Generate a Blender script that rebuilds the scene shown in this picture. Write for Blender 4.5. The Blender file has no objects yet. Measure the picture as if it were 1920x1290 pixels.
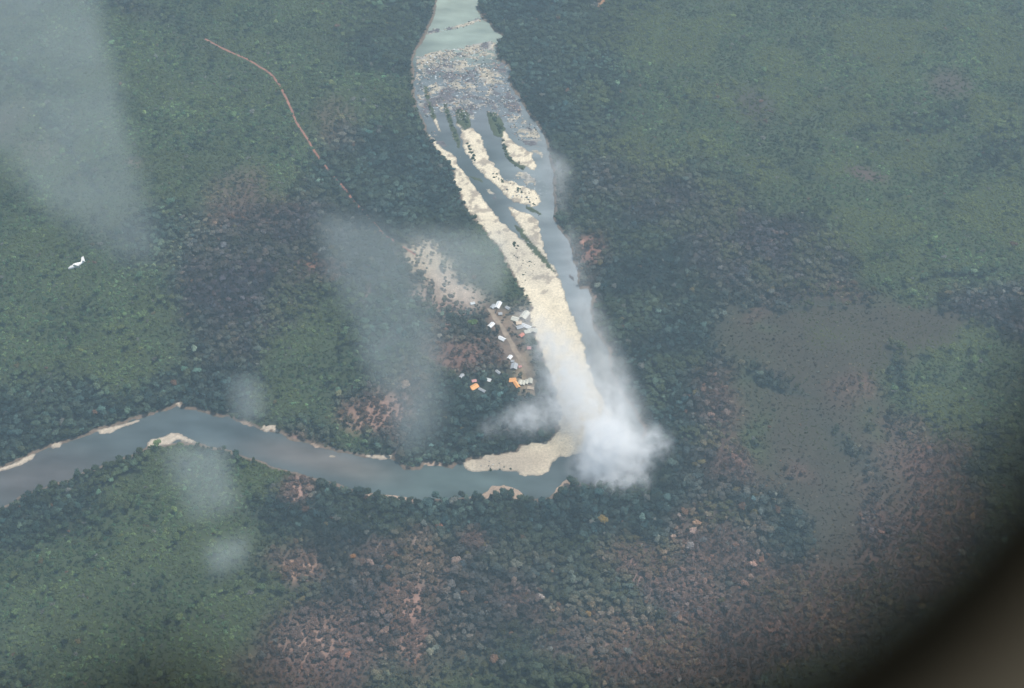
import bpy, bmesh, math, random
import numpy as np
from mathutils import Vector, Matrix, Quaternion

SC = bpy.context.scene
COL = SC.collection
R = math.radians
random.seed(7)
rng = np.random.default_rng(11)

# ------------------------------------------------------------------ camera
CAM_H, PITCH, FPX = 2121.0, 45.0, 2995.0        # metres up, degrees below the horizon, focal length in 1920-wide pixels
CT, ST = math.cos(R(90 - PITCH)), math.sin(R(90 - PITCH))
cam_d = bpy.data.cameras.new('camera')
cam = bpy.data.objects.new('camera', cam_d)
COL.objects.link(cam)
cam.location = (0, 0, CAM_H)
cam.rotation_euler = (R(90 - PITCH), 0, 0)
cam_d.sensor_width = 36.0
cam_d.lens = 36.0 * FPX / 1920.0
cam_d.clip_start = 0.01
cam_d.clip_end = 60000
cam_d.dof.use_dof = True
cam_d.dof.focus_distance = 2900
cam_d.dof.aperture_fstop = 2.2
SC.camera = cam

# ------------------------------------------------------------------ light
SUN_EL, SUN_AZ = 66.0, 62.0                      # azimuth from +Y towards +X
w = bpy.data.worlds.new('World')
SC.world = w
w.use_nodes = True
wn = w.node_tree
bg = wn.nodes['Background']
sky = wn.nodes.new('ShaderNodeTexSky')
sky.sky_type = 'NISHITA'
sky.sun_disc = False
sky.sun_elevation = R(SUN_EL)
sky.sun_rotation = R(SUN_AZ)
sky.air_density = 1.0
sky.dust_density = 2.0
wn.links.new(sky.outputs[0], bg.inputs[0])
bg.inputs[1].default_value = 0.078
sun_d = bpy.data.lights.new('sun', 'SUN')
sun_d.energy = 3.7
sun_d.angle = R(0.6)
sun_d.color = (1.0, 0.95, 0.87)
sun = bpy.data.objects.new('sun', sun_d)
COL.objects.link(sun)
sdir = Vector((math.sin(R(SUN_AZ)) * math.cos(R(SUN_EL)), math.cos(R(SUN_AZ)) * math.cos(R(SUN_EL)), math.sin(R(SUN_EL))))
sun.rotation_euler = sdir.to_track_quat('Z', 'Y').to_euler()
sun.location = (0, 1500, 3000)

SC.view_settings.view_transform = 'Standard'
SC.view_settings.look = 'None'
SC.view_settings.gamma = 1
SC.view_settings.use_curve_mapping = False
SC.view_settings.exposure = 0.38
cy = SC.cycles
cy.max_bounces = 25
cy.diffuse_bounces = 2
cy.glossy_bounces = 2
cy.transmission_bounces = 2
cy.transparent_max_bounces = 8
cy.volume_bounces = 24
cy.volume_max_steps = 256
cy.use_denoising = True
cy.caustics_reflective = False
cy.caustics_refractive = False

# ------------------------------------------------------------------ helpers
def gpt(px, py, z=0.0):
    """photo pixel -> point of the level z (scalars or arrays)"""
    px = np.asarray(px, float); py = np.asarray(py, float)
    dx = (px - 960) / FPX; dy = -(py - 645) / FPX
    Y = dy * CT + ST; Z = dy * ST - CT
    t = (z - CAM_H) / Z
    return dx * t, Y * t

def to_px(x, y, z=0.0):
    dz = z - CAM_H
    cyy = y * CT + dz * ST
    czz = -y * ST + dz * CT
    return 960 + FPX * x / -czz, 645 - FPX * cyy / -czz

def tag(o, label=None, cat=None, group=None, kind=None):
    if label: o['label'] = label
    if cat: o['category'] = cat
    if group: o['group'] = group
    if kind: o['kind'] = kind
    return o

def link(name, data, parent=None):
    o = bpy.data.objects.new(name, data)
    COL.objects.link(o)
    if parent: o.parent = parent
    return o

def mesh(name, v, f, mat=None, smooth=False):
    m = bpy.data.meshes.new(name)
    m.from_pydata([tuple(p) for p in v], [], [tuple(q) for q in f])
    if mat: m.materials.append(mat)
    if smooth:
        m.polygons.foreach_set('use_smooth', [True] * len(m.polygons))
    m.update()
    return m

def hash2(ix, iy, seed):
    h = (ix.astype(np.int64) * 374761393 + iy.astype(np.int64) * 668265263 + seed * 1442695041) & 0xffffffff
    h = ((h ^ (h >> 13)) * 1274126177) & 0xffffffff
    h = h ^ (h >> 16)
    return (h & 0xffff) / 65535.0

def vnoise(x, y, s, seed=0):
    x = np.asarray(x, float) / s; y = np.asarray(y, float) / s
    ix = np.floor(x); iy = np.floor(y)
    fx = x - ix; fy = y - iy
    fx = fx * fx * (3 - 2 * fx); fy = fy * fy * (3 - 2 * fy)
    a = hash2(ix, iy, seed); b = hash2(ix + 1, iy, seed)
    c = hash2(ix, iy + 1, seed); d = hash2(ix + 1, iy + 1, seed)
    return (a * (1 - fx) + b * fx) * (1 - fy) + (c * (1 - fx) + d * fx) * fy

def fbm(x, y, s, seed=0, o=4):
    t = 0; a = 1; n = 0
    for k in range(o):
        t = t + a * vnoise(x + k * 31.7, y - k * 17.3, s, seed + k * 13)
        n += a; a *= 0.5; s *= 0.5
    return t / n            # 0..1

def sdist(X, Y, poly, reach=200.0):
    """signed distance to a polygon given in photo pixels (ground metres), positive inside"""
    P = np.array(poly, float)
    gx, gy = gpt(P[:, 0], P[:, 1])
    out = np.full(X.shape, -reach)
    m = (X > gx.min() - reach) & (X < gx.max() + reach) & (Y > gy.min() - reach) & (Y < gy.max() + reach)
    x = X[m]; y = Y[m]
    d2 = np.full(x.shape, reach * reach); ins = np.zeros(x.shape, bool)
    n = len(gx)
    for i in range(n):
        x0, y0, x1, y1 = gx[i], gy[i], gx[(i + 1) % n], gy[(i + 1) % n]
        ex, ey = x1 - x0, y1 - y0
        L = ex * ex + ey * ey + 1e-9
        t = np.clip(((x - x0) * ex + (y - y0) * ey) / L, 0, 1)
        d2 = np.minimum(d2, (x - x0 - t * ex) ** 2 + (y - y0 - t * ey) ** 2)
        c = (y0 > y) != (y1 > y)
        if abs(ey) > 1e-9:
            ins ^= c & (x < (y - y0) / ey * ex + x0)
    d = np.sqrt(d2)
    out[m] = np.where(ins, d, -d)
    return out

def ell(px, py, e, p=1.6):
    cx, cyy, rx, ry = e[:4]; a = R(e[4]) if len(e) > 4 else 0
    dx = px - cx; dy = py - cyy
    u = (dx * math.cos(a) + dy * math.sin(a)) / rx
    v = (-dx * math.sin(a) + dy * math.cos(a)) / ry
    return np.exp(-np.power(u * u + v * v, p))

def sstep(a, b, x):
    t = np.clip((x - a) / (b - a), 0, 1)
    return t * t * (3 - 2 * t)

# ------------------------------------------------------------------ the layout, traced on the ground
RIVER = [(822,-150),(820,0),(818,25),(800,60),(783,90),(776,115),(775,140),(778,165),(780,185),(783,205),(797,232),(804,252),
 (821,278),(834,293),(849,312),(854,325),(856,342),(867,362),(875,385),(890,407),(901,417),(912,428),(919,441),(939,461),(945,476),
 (952,490),(962,504),(975,528),(988,552),(999,567),(999,582),(1003,610),(1012,640),(1022,670),(1035,700),(1048,740),(1056,775),(1053,792),
 (1042,815),(1030,833),(1012,835),(978,838),(968,850),(940,853),(905,862),(885,863),(870,870),(858,868),(848,878),(830,873),(800,870),
 (792,880),(757,880),(748,864),(720,859),(680,856),(640,850),(600,838),(570,830),(540,825),(520,811),(490,808),(465,795),(440,790),
 (425,782),(400,778),(370,770),(345,768),(335,758),(320,765),(290,775),(255,786),(220,796),(180,808),(140,825),(100,833),(60,850),(30,868),
 (0,878),(-80,900),(-300,960),(-300,1060),(-80,985),(0,948),(20,940),(50,925),(90,910),(120,900),(160,880),(200,870),(230,860),(255,846),
 (277,836),(300,833),(318,830),(340,827),(370,829),(410,838),(450,850),(500,868),(530,878),(560,884),(590,895),(620,905),(660,915),
 (700,925),(740,930),(780,937),(830,935),(870,932),(905,927),(925,914),(955,915),(975,925),(1000,936),(1030,935),(1042,925),(1062,905),
 (1080,905),(1125,905),(1172,890),(1200,850),(1204,800),(1190,770),(1162,740),(1146,700),(1140,660),(1130,640),(1115,620),(1108,605),
 (1105,580),(1110,560),(1102,541),(1088,540),(1085,530),(1082,505),(1075,480),(1068,455),(1060,445),(1045,425),(1040,410),(1042,385),
 (1035,362),(1038,345),(1035,325),(1032,305),(1028,285),(1022,265),(1015,245),(1004,228),(980,200),(972,180),(960,165),(953,145),(957,130),
 (950,120),(932,110),(930,85),(938,78),(943,68),(935,60),(925,55),(915,42),(905,35),(895,20),(898,0),(905,-150)]
SAND = [
 # left bank bar running into the great beach, its far right edge and the tongue to the west
 [(804,250),(812,258),(822,272),(836,280),(852,289),(862,314),(879,332),(899,361),(918,385),(939,415),(957,430),(975,444),(992,460),(1009,477),
  (1027,496),(1046,515),(1052,528),(1057,545),(1065,575),(1078,600),(1090,622),(1097,650),(1101,680),(1112,705),(1122,735),(1138,757),(1147,772),
  (1150,795),(1138,825),(1112,845),(1085,852),(1060,857),(1052,853),(1045,858),(1033,868),(1028,882),(1020,890),(1000,892),(975,888),(962,882),
  (940,880),(920,884),(885,882),(873,877),(868,868),(885,860),(905,858),(940,849),(968,846),(978,834),(1012,831),(1028,829),(1046,806),(1050,792),
  (1052,775),(1044,740),(1031,700),(1018,670),(1008,640),(999,610),(995,582),(995,567),(984,552),(971,528),(958,504),(948,490),(941,476),(935,461),(915,441),(908,428),
  (897,417),(886,407),(871,385),(863,362),(852,342),(850,325),(845,312),(830,293),(817,278)],
 [(852,226),(862,234),(871,242),(882,238),(893,246),(903,256),(912,282),(918,299),(927,308),(939,325),(946,336),(961,336),(974,346),(993,351),
  (1008,361),(1016,376),(1010,383),(999,387),(984,381),(965,379),(946,364),(939,355),(920,340),(903,323),(890,310),(879,295),(867,274),(867,261),(864,248)],
 [(941,244),(948,244),(954,258),(965,267),(982,278),(999,289),(1004,310),(1001,317),(984,310),(971,306),(956,299),(946,282),(941,263)],
 [(948,385),(960,388),(975,395),(1000,405),(1010,415),(1013,440),(1019,466),(1027,484),(1040,505),(1046,516),(1034,501),(1015,482),(1000,462),(990,446),(975,425),(960,405)],
 [(810,213),(817,216),(823,235),(828,247),(821,244),(814,228)],
 [(275,832),(283,823),(305,818),(322,811),(335,812),(352,820),(372,829),(352,830),(335,824),(326,828),(318,834),(300,834),(283,841),(276,839)],
 [(0,876),(30,867),(48,856),(66,850),(62,858),(45,868),(30,874),(0,884),(-30,890)],
 [(95,833),(110,828),(118,829),(112,838),(98,841)],
 [(183,806),(200,801),(222,796),(262,785),(262,790),(225,803),(208,811),(188,813)],
 [(328,757),(335,752),(342,757),(339,765)],
 [(446,787),(460,789),(474,794),(470,799),(456,795)],
 [(486,805),(496,794),(513,795),(523,806),(520,812),(511,806),(500,810)],
 [(574,826),(588,829),(602,838),(592,840)],
 [(668,850),(685,852),(710,852),(735,852),(737,860),(712,861),(690,857)],
 [(788,866),(810,865),(832,869),(834,874),(805,873)],
 [(1040,928),(1042,914),(1062,898),(1074,901),(1070,914),(1052,928)],
 [(900,930),(925,911),(945,908),(970,917),(990,936),(960,942),(920,940)],
 [(680,926),(700,924),(740,929),(782,936),(782,942),(735,937),(690,931)],
 [(614,855),(622,852),(632,855),(624,858)],
]
PINKBAR = {15, 16, 17, 10, 12, 14}
GREENBAR = [
 [(912,208),(925,208),(937,216),(948,240),(940,258),(928,254),(917,236)],
 [(852,204),(866,202),(880,214),(884,236),(871,244),(858,232)],
 [(794,158),(802,165),(808,190),(817,218),(812,226),(803,205),(796,180)],
 [(830,186),(838,195),(845,215),(852,236),(864,262),(860,278),(850,258),(840,228),(832,205)],
 [(940,262),(948,270),(952,285),(962,300),(975,306),(985,312),(980,318),(962,308),(948,294)],
 [(975,425),(990,446),(1010,470),(1030,492),(1044,512),(1036,508),(1012,486),(990,462),(975,440),(962,418)],
 [(880,330),(900,334),(916,348),(912,344),(896,338)],
 [(984,383),(1000,390),(1012,396),(1015,404),(1000,398),(986,390)],
]
ROCKFIELD = [(776,104),(800,98),(830,90),(862,88),(890,80),(925,72),(938,82),(932,110),(955,120),(953,145),(960,165),(975,190),(985,215),(1000,240),(1002,262),
 (975,258),(950,236),(936,212),(905,200),(890,225),(862,225),(838,215),(820,212),(800,225),(783,205),(779,180),(776,150)]
LEDGE = [(800,58),(818,52),(838,51),(860,45),(885,38),(903,28),(906,36),(884,46),(862,52),(838,58),(815,62),(802,66)]
SHOAL = [[(900,200),(1005,232),(1022,268),(1028,312),(1002,292),(975,268),(950,232)], [(958,318),(1004,320),(1014,348),(985,350),(962,334)], [(842,235),(862,285),(890,325),(930,360),(962,395),(940,392),(900,350),(860,300)], [(800,235),(835,262),(850,285),(815,268)], [(1045,470),(1075,490),(1085,540),(1062,520)]]
PEBBLE = [(800,118),(812,104),(838,94),(862,90),(892,84),(905,92),(898,106),(878,112),(860,122),(830,128),(806,130)]

PATHS = [
 ([(385,82),(420,100),(455,114),(480,126),(500,140),(515,154),(532,180),(545,208),(556,240),(580,275),(602,308),(622,332),(652,368),(690,415),(722,448),(760,474),(780,486)], 4.4),
 ([(918,580),(930,600),(945,622),(962,652),(985,690),(996,722),(1000,745)], 9.0),
]
SOIL = [  # cleared ground: ellipse, colour, strength, how many trees survive
 ((792,482,40,26),(.44,.36,.27),1,.25), ((812,512,44,32),(.47,.38,.28),1,.12), ((842,545,52,30,20),(.47,.37,.29),1,.08), ((862,570,54,22,-5),(.48,.37,.29),1,.04),
 ((800,560,28,20),(.32,.24,.2),.8,.4), ((850,585,50,14),(.30,.2,.17),.8,.3),
 ((940,605,26,20,40),(.30,.22,.16),1,.05), ((965,655,26,45,-30),(.20,.15,.12),.9,.25), ((985,705,22,40),(.30,.23,.16),1,.1), ((925,600,16,30,-30),(.22,.14,.11),.7,.3),
 ((980,600,30,30),(.25,.2,.16),.8,.1), ((905,610,50,50),(.12,.09,.07),.5,.7),
 ((600,512,34,9,8),(.26,.13,.09),1,.3), ((650,526,26,5,5),(.27,.18,.13),1,.2), ((690,560,6,18,20),(.24,.14,.12),.8,.4),
 ((1108,470,26,30,60),(.20,.11,.09),1,.35), ((1100,462,5,16,-30),(.38,.20,.15),1,0), ((1112,556,6,16,-35),(.34,.2,.15),1,0),
 ((1127,12,6,18,20),(.4,.22,.12),1,0), ((1130,-10,10,12),(.4,.22,.12),1,0), ((890,120,10,6),(.3,.2,.15),0,1),
 ((700,785,60,30),(.22,.13,.10),.9,.55), ((730,765,50,26,30),(.25,.15,.12),.8,.55), ((870,672,56,30),(.19,.11,.09),.8,.55), ((825,620,20,14),(.26,.14,.11),.8,.5),
 ((553,922,26,28),(.26,.16,.13),.9,.5), ((560,1075,30,26),(.30,.18,.13),.9,.5), ((795,1015,28,24),(.22,.16,.13),.8,.6), ((885,1018,22,20),(.24,.14,.11),.9,.5),
 ((795,1080,34,28),(.24,.17,.13),.9,.5), ((765,1140,34,36,30),(.25,.15,.12),.9,.5), ((705,1045,40,22,-30),(.18,.13,.11),.7,.6), ((775,1215,22,34),(.24,.14,.11),.9,.5),
 ((585,1215,60,44),(.24,.16,.13),.8,.55), ((640,1165,30,16),(.2,.13,.1),.6,.6),
 ((1190,1080,22,60,-38),(.20,.13,.12),.7,.6), ((1110,1210,60,34,20),(.19,.13,.11),.6,.7),
 ((560,835,40,18,20),(.26,.16,.13),.8,.5), ((750,845,10,30),(.2,.12,.1),.6,.6), ((455,375,60,50),(.13,.09,.075),.5,.7), ((630,235,40,50),(.13,.09,.07),.4,.8),
 ((1620,336,40,12,10),(.105,.065,.06),.8,.4), ((1780,170,46,30,10),(.070,.058,.046),1,.5), ((1410,205,40,30,40),(.06,.05,.046),.8,.4),
 ((250,315,14,8),(.18,.12,.1),.5,.5), ((75,290,40,30),(.12,.10,.07),.5,.6),
]
# vegetation: D dense dark forest, B dry brown wood, G green scrub, F grass field, P purple-grey dark wood
VEG = [
 ('D',(1040,110,150,150),1.3), ('D',(1085,240,80,70),1.1), ('P',(1230,350,150,90,20),1.2), ('D',(1170,480,120,90),1.1), ('P',(1440,470,170,95,20),1.2),
 ('D',(1230,620,110,160),1.2), ('D',(1260,800,90,150),1.1), ('P',(1870,590,130,55),1.0), ('D',(1440,990,90,60,30),1.2), ('D',(1390,940,60,60),1.0),
 ('D',(730,70,110,70),1.1), ('D',(740,310,140,130),1.2), ('D',(830,390,60,90),1.1), ('P',(560,470,200,95),1.1), ('P',(420,600,120,110,-30),1.0), ('P',(480,560,120,80),1.0),
 ('D',(60,790,160,70,-15),1.1), ('D',(400,735,120,42),1.0), ('D',(700,560,110,160),1.0), ('D',(870,800,190,75),1.3), ('D',(60,975,120,62),1.4), ('D',(160,900,130,30,-18),1.1),
 ('D',(640,960,140,60),1.2), ('D',(900,965,320,52),1.3), ('D',(1180,990,220,60),1.1), ('D',(820,1090,300,130),.9), ('D',(1090,1130,110,90),1.0), ('D',(1240,1130,70,70,35),1.2),
 ('D',(1090,1235,160,60),.8), ('D',(260,445,65,32),1.1), ('P',(640,1130,120,160),.8), ('D',(900,640,60,60),.8), ('D',(1390,1140,60,120,-20),.8), ('P',(1640,1000,60,30,50),.9),
 ('P',(1300,560,90,60),.8), ('D',(1030,20,100,60),1.2), ('D',(1650,255,120,34,5),.7), ('D',(1760,235,110,14,-12),1.2), ('D',(1670,690,12,60,-8),1.2), ('D',(1720,770,14,70,-40),1.2),
 ('D',(1560,815,16,70,-35),1.0), ('D',(1440,720,60,12,20),1.0), ('P',(250,20,90,20,20),1.0), ('D',(110,250,60,20,45),.9), ('D',(1630,900,18,80,-30),.9), ('D',(1460,585,130,9,2),1.0),
 ('D',(1320,640,30,10,-40),1.0), ('D',(1310,205,12,70,25),1.1), ('D',(1590,195,70,9,28),1.1), ('D',(1500,335,90,9,15),1.0), ('D',(1860,255,60,10,-45),1.2), ('D',(1230,215,60,12,30),.9), ('D',(1720,360,12,60,20),.9), ('D',(1420,300,12,60,-15),.9), ('D',(1800,520,90,10,-8),1.0), ('P',(1440,230,40,40),.8), ('D',(350,60,90,12,30),1.0), ('D',(60,160,70,10,35),.9), ('D',(140,290,70,12,48),1.2), ('D',(200,380,12,60,-20),.8), ('D',(300,560,14,60,30),.7), ('D',(1450,735,70,7,12),1.3), ('D',(1352,700,60,8,60),.9), ('D',(1330,700,26,70,-15),.8), ('D',(1850,320,60,30,-40),.8), ('P',(1480,720,70,14,15),.8), ('D',(560,800,60,22,20),.9), ('D',(1840,850,20,60,20),.7),
 ('D',(400,840,80,14,15),.9), ('D',(380,880,70,40),.6), ('D',(520,960,40,70),.8), ('D',(330,760,60,10),1.0),
 ('B',(700,780,66,38),1.1), ('B',(760,770,44,66),1.0), ('B',(870,672,72,40),1.2), ('B',(553,920,38,34),1.4), ('B',(560,1075,44,34),1.5), ('B',(790,1018,44,34),1.1), ('B',(885,1018,32,26),1.4),
 ('B',(795,1080,48,38),1.3), ('B',(762,1138,46,46,30),1.4), ('B',(705,1048,52,34,-30),1.1), ('B',(775,1205,36,52),1.2), ('B',(590,1210,100,60),1.2), ('B',(540,1270,110,50),1.1),
 ('B',(1170,1050,60,44,30),1.2), ('B',(1210,1090,34,70,-35),1.2), ('B',(1310,1080,90,80),.9), ('B',(1120,1215,120,60,15),1.0), ('B',(1270,1220,170,80),1.1), ('B',(1480,1150,120,100),1.1),
 ('B',(1340,1010,90,60,30),.9), ('B',(1360,820,60,120,-12),1.0), ('B',(1700,860,110,60,20),.9), ('B',(1770,960,70,130),1.2), ('B',(1000,1140,70,26),.7), ('B',(1150,1150,260,130,10),.75), ('B',(700,1150,240,140),.6), ('P',(950,1120,200,120),.6), ('B',(1400,930,120,120),.6), ('P',(1330,860,80,150),.6), ('B',(1650,1080,140,90,-30),.9), ('B',(460,380,80,56),.9),
 ('B',(590,518,70,22),1.1), ('B',(630,245,60,60),.8), ('B',(510,425,110,50),.7), ('B',(1112,485,42,52),1.2), ('B',(560,838,50,26,20),1.1), ('B',(1560,560,70,24,10),.8), ('B',(1340,740,34,60),1.0),
 ('B',(1640,960,80,90,40),.7), ('B',(660,1200,60,80),.7), ('B',(940,640,40,60),.7), ('B',(1420,220,46,34,40),.9), ('B',(870,890,60,60),.0),
 ('G',(320,170,300,170),.9), ('G',(120,380,150,120),.9), ('G',(80,560,160,150),1.0), ('G',(250,640,140,80),1.0), ('G',(590,640,110,110),1.1), ('G',(250,1110,300,180),1.2), ('G',(500,40,220,60),1.0),
 ('G',(660,180,120,70),1.0), ('G',(430,300,120,120),.8), ('G',(1350,150,230,150),1.2), ('G',(1650,120,260,130),1.1), ('G',(1600,310,260,120),1.1), ('G',(1760,430,200,110),1.3),
 ('G',(1250,270,110,60),1.1), ('G',(1460,395,90,36),1.1), ('G',(380,860,130,50),.9), ('G',(490,900,40,60),1.0), ('G',(1300,560,60,40),.6), ('G',(1660,515,40,26),1.3), ('G',(1760,735,90,80),1.2),
 ('G',(1820,680,60,60),1.0), ('G',(600,790,60,30),.8), ('G',(660,825,30,20),.9), ('G',(150,680,100,40),.8), ('G',(1850,180,50,80),1.0), ('G',(1420,780,60,100,-15),.5), ('G',(540,720,60,60),1.0),
 ('G',(940,490,40,60),.7), ('G',(935,430,20,60,-30),.8),
 ('F',(1480,640,150,66,6),1.9), ('F',(1600,650,110,70),1.8), ('F',(1710,620,80,40),1.9), ('F',(1730,650,70,35),1.8), ('F',(1540,760,90,70,20),1.7), ('F',(1640,850,110,70,40),1.4), ('F',(1420,790,70,90,-20),1.5),
 ('F',(1480,890,90,80,30),1.5), ('F',(1560,980,80,70,40),1.6), ('F',(1590,1060,60,60),1.1), ('F',(1780,168,48,30,10),1.9), ('F',(1690,940,50,50),.9), ('F',(20,240,50,50),1.2), ('B',(1590,740,50,40,20),1.3), ('G',(1560,640,60,24),1.2), ('G',(1440,620,30,16,20),1.0), ('B',(1420,600,50,14,-20),1.0), ('G',(1430,840,30,50,-10),1.2), ('B',(1500,900,40,20,30),1.1), ('G',(1620,790,20,50,-30),.9),
]
KEYS = 'DBGFP'
def veg(px, py, gx, gy):
    W = {k: np.zeros(px.shape) for k in KEYS}
    W['D'] += .34; W['G'] += .50; W['P'] += .22; W['B'] += .16
    wx = px + (fbm(gx, gy, 60, 5, 4) - .5) * 60; wy = py + (fbm(gx, gy, 60, 9, 4) - .5) * 50
    for k, e, s in VEG:
        r = 2.2 * max(e[2], e[3])
        m = (np.abs(wx - e[0]) < r) & (np.abs(wy - e[1]) < r)
        if s > 0 and m.any():
            W[k][m] += s * ell(wx[m], wy[m], e)
    for i, k in enumerate(KEYS):
        W[k] = W[k] * (.6 + .8 * fbm(gx, gy, 45 + 12 * i, 40 + 7 * i, 4))
    return W

VC = {'D': np.array((.037, .062, .060)), 'B': np.array((.215, .125, .105)), 'G': np.array((.082, .126, .052)), 'F': np.array((.074, .063, .046)), 'P': np.array((.076, .060, .074))}

# ------------------------------------------------------------------ terrain
def axis(lo, hi, step, far):
    a = list(np.arange(lo, hi + .01, step))
    s = step; v = a[-1]
    while v < far:
        s = min(s * 1.22, 2500) if (v - hi) > 1300 else min(s * 1.3, 14); v += s; a.append(v)
    s = step; v = a[0]
    b = []
    while v > -far:
        s = min(s * 1.22, 2500) if (lo - v) > 1300 else min(s * 1.3, 14); v -= s; b.append(v)
    return np.array(b[::-1] + a)

def relief(x, y):
    return fbm(x, y, 420, 3, 3) * 22 + fbm(x, y, 120, 77, 2) * 7

def land(X, Y, full=True):
    """height of the ground and its colours at ground points"""
    PX, PY = to_px(X, Y)
    jig = (fbm(X, Y, 22, 1, 3) - .5) * 9
    dr = -sdist(X, Y, RIVER, 320) + jig
    z = np.clip(-1.2 + dr * .45, -3.4, 0.0) + relief(X, Y) * sstep(15, 260, dr) + sstep(8, 60, dr) * 1.5
    bar = np.zeros(X.shape); kind = np.zeros(X.shape, int)     # 1 sand 2 pink 3 green 4 rock
    for i, p in enumerate(SAND):
        d = sdist(X, Y, p, 40) + (fbm(X, Y, 12, 60 + i, 4) - .5) * (10 if i < 4 else 3.5)
        zb = -1.2 + np.clip(d * .3, -3, 1.1) + (fbm(X, Y, 9, 88, 3) - .5) * .5
        m = (zb > z) & (d > -30) & (dr < 8) | ((d > 1) & (dr < 14))
        z = np.where(m, np.maximum(zb, z), z); kind = np.where(m & (d > -1.5), 2 if i in PINKBAR else 1, kind)
    for p in GREENBAR:
        d = sdist(X, Y, p, 40) + (fbm(X, Y, 8, 51, 3) - .5) * 6
        zb = -1.2 + np.clip(d * .35, -3, 1.5)
        m = (zb > z) & (d > -10)
        z = np.where(m, zb, z); kind = np.where((d > 0), 3, kind)
    rf = np.maximum(sstep(-4, 8, sdist(X, Y, ROCKFIELD, 40)), sstep(-3, 3, sdist(X, Y, LEDGE, 40)) * .9)
    pb = sstep(-6, 6, sdist(X, Y, PEBBLE, 40))
    for sh in SHOAL: rf = np.maximum(rf, .80 * sstep(-8, 8, sdist(X, Y, sh, 40)))
    rid = 1 - np.abs(fbm(X * .8 + Y * .25, Y * 1.15, 17, 21, 4) - .5) * 4.2
    zr = -3.2 + rf * (rid * 2.0 + fbm(X, Y, 45, 33, 2) * 2.4 - .2) + pb * rid * .8
    rm = (rf > .02) & (zr > z) & (dr < 5)
    kind = np.where(rm & (zr > -1.6), 4, kind)
    z = np.where(rm, zr, z)
    return z, dr, kind, rf, PX, PY

xs = axis(-1000, 330, 3.2, 16000)
ys = axis(1690, 3300, 3.2, 16000)
XX, YY = np.meshgrid(xs, ys)
Xf, Yf = XX.ravel(), YY.ravel()
Z, DR, KIND, RF, PX, PY = land(Xf, Yf)
W = veg(PX, PY, Xf, Yf)
tot = sum(np.power(W[k], 3) for k in KEYS)
col = sum(np.power(W[k], 3)[:, None] * VC[k][None] for k in KEYS) / tot[:, None]
# bare earth under the woods is browner than the leaves above it
forestg = 1 - np.clip(W['F'] / 1.4, 0, 1)
col = col * (1 - forestg[:, None] * .35) + np.array((.055, .045, .035)) * forestg[:, None] * .35
grain = .75 + .5 * fbm(Xf, Yf, 10, 101, 3)
col = col * grain[:, None] * np.where(W['F'] > W['G'], .72, .70)[:, None]
def soil_at(px, py, x, y):
    s = np.zeros(px.shape); c = np.zeros(px.shape + (3,)); keep = np.ones(px.shape)
    wx = px + (fbm(x, y, 26, 205, 3) - .5) * 26; wy = py + (fbm(x, y, 26, 209, 3) - .5) * 22
    for e, cc, st, kp in SOIL:
        r = 2.2 * max(e[2], e[3])
        m = (np.abs(wx - e[0]) < r) & (np.abs(wy - e[1]) < r)
        if not m.any(): continue
        v = ell(wx[m], wy[m], e, 2.0) * st
        c[m] = c[m] * (1 - v[:, None]) + np.array(cc) * v[:, None]
        s[m] = s[m] * (1 - v) + v
        keep[m] = keep[m] * (1 - v) + kp * v
    return s, c, keep
S, SCOL, _ = soil_at(PX, PY, Xf, Yf)
S = np.where(PY > 720, S * np.where(PX < 1000, .2, .5) + .8 * S * (PX > 880) * (PY < 760), S)
col = col * (1 - S[:, None]) + SCOL * grain[:, None]
n1 = fbm(Xf, Yf, 12, 301, 4); n2 = fbm(Xf, Yf, 45, 305, 3)
sandc = np.array((.69, .60, .45))[None] * (.74 + .36 * n1 + .18 * n2)[:, None]
sandc = np.where(((n1 < .38) & (PY < 545 + 60 * (n2 - .5)))[:, None], sandc * np.array((.62, .60, .62)), sandc)
# the wrack and pebble bands near the bend of the bars are greyer
gr = np.clip(ell(PX, PY, (985, 478, 70, 44, 45)) * 1.3 + .7 * ell(PX, PY, (940, 868, 60, 16)), 0, 1) * .45
sandc = sandc * (1 - gr[:, None]) + np.array((.34, .31, .27)) * gr[:, None]
tongue = np.clip(ell(PX, PY, (955, 866, 110, 36)) * .85, 0, 1)[:, None]
sandc = sandc * (1 - tongue) + np.array((.36, .30, .235)) * tongue
lowr = (PX < 780)[:, None]
sandc = np.where(lowr, np.array((.50, .42, .33)) * (.75 + .5 * n1)[:, None], sandc)
wet = sstep(-1.35, -.75, Z)
edge = (1 - sstep(-1.1, -.35, Z))[:, None] * np.where(n2 > .42, 1.0, .35)[:, None]
sandc = sandc * (1 - edge * .75) + np.array((.27, .235, .20)) * edge * .75
sandc = sandc * (.5 + .5 * wet)[:, None]
rockc = np.array((.32, .30, .27))[None] * (.45 + 1.1 * fbm(Xf, Yf, 7, 401, 3))[:, None]
hl = fbm(Xf, Yf, 30, 411, 2)[:, None]
rockc = np.where(hl > .56, rockc * np.array((.42, .40, .48)), np.where(hl < .42, rockc * np.array((1.3, 1.22, 1.06)), rockc))
pinkc = np.array((.34, .25, .19))[None] * (.8 + .5 * n1)[:, None]
greenc = np.array((.060, .075, .040))[None] * (.6 + .9 * n1)[:, None]
for k, c in ((1, sandc), (2, pinkc), (3, greenc), (4, rockc)):
    col = np.where((KIND == k)[:, None], c, col)
bed = (KIND == 0) & (Z < -1.1)
col = np.where(bed[:, None], np.array((.12, .11, .09)), col)
bank = (KIND == 0) & (Z >= -1.1) & (DR < 6)
col = np.where(bank[:, None], np.array((.17, .125, .095)) * grain[:, None], col)

def nt(name):
    m = bpy.data.materials.new(name); m.use_nodes = True
    t = m.node_tree
    return m, t, t.nodes, t.links

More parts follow.
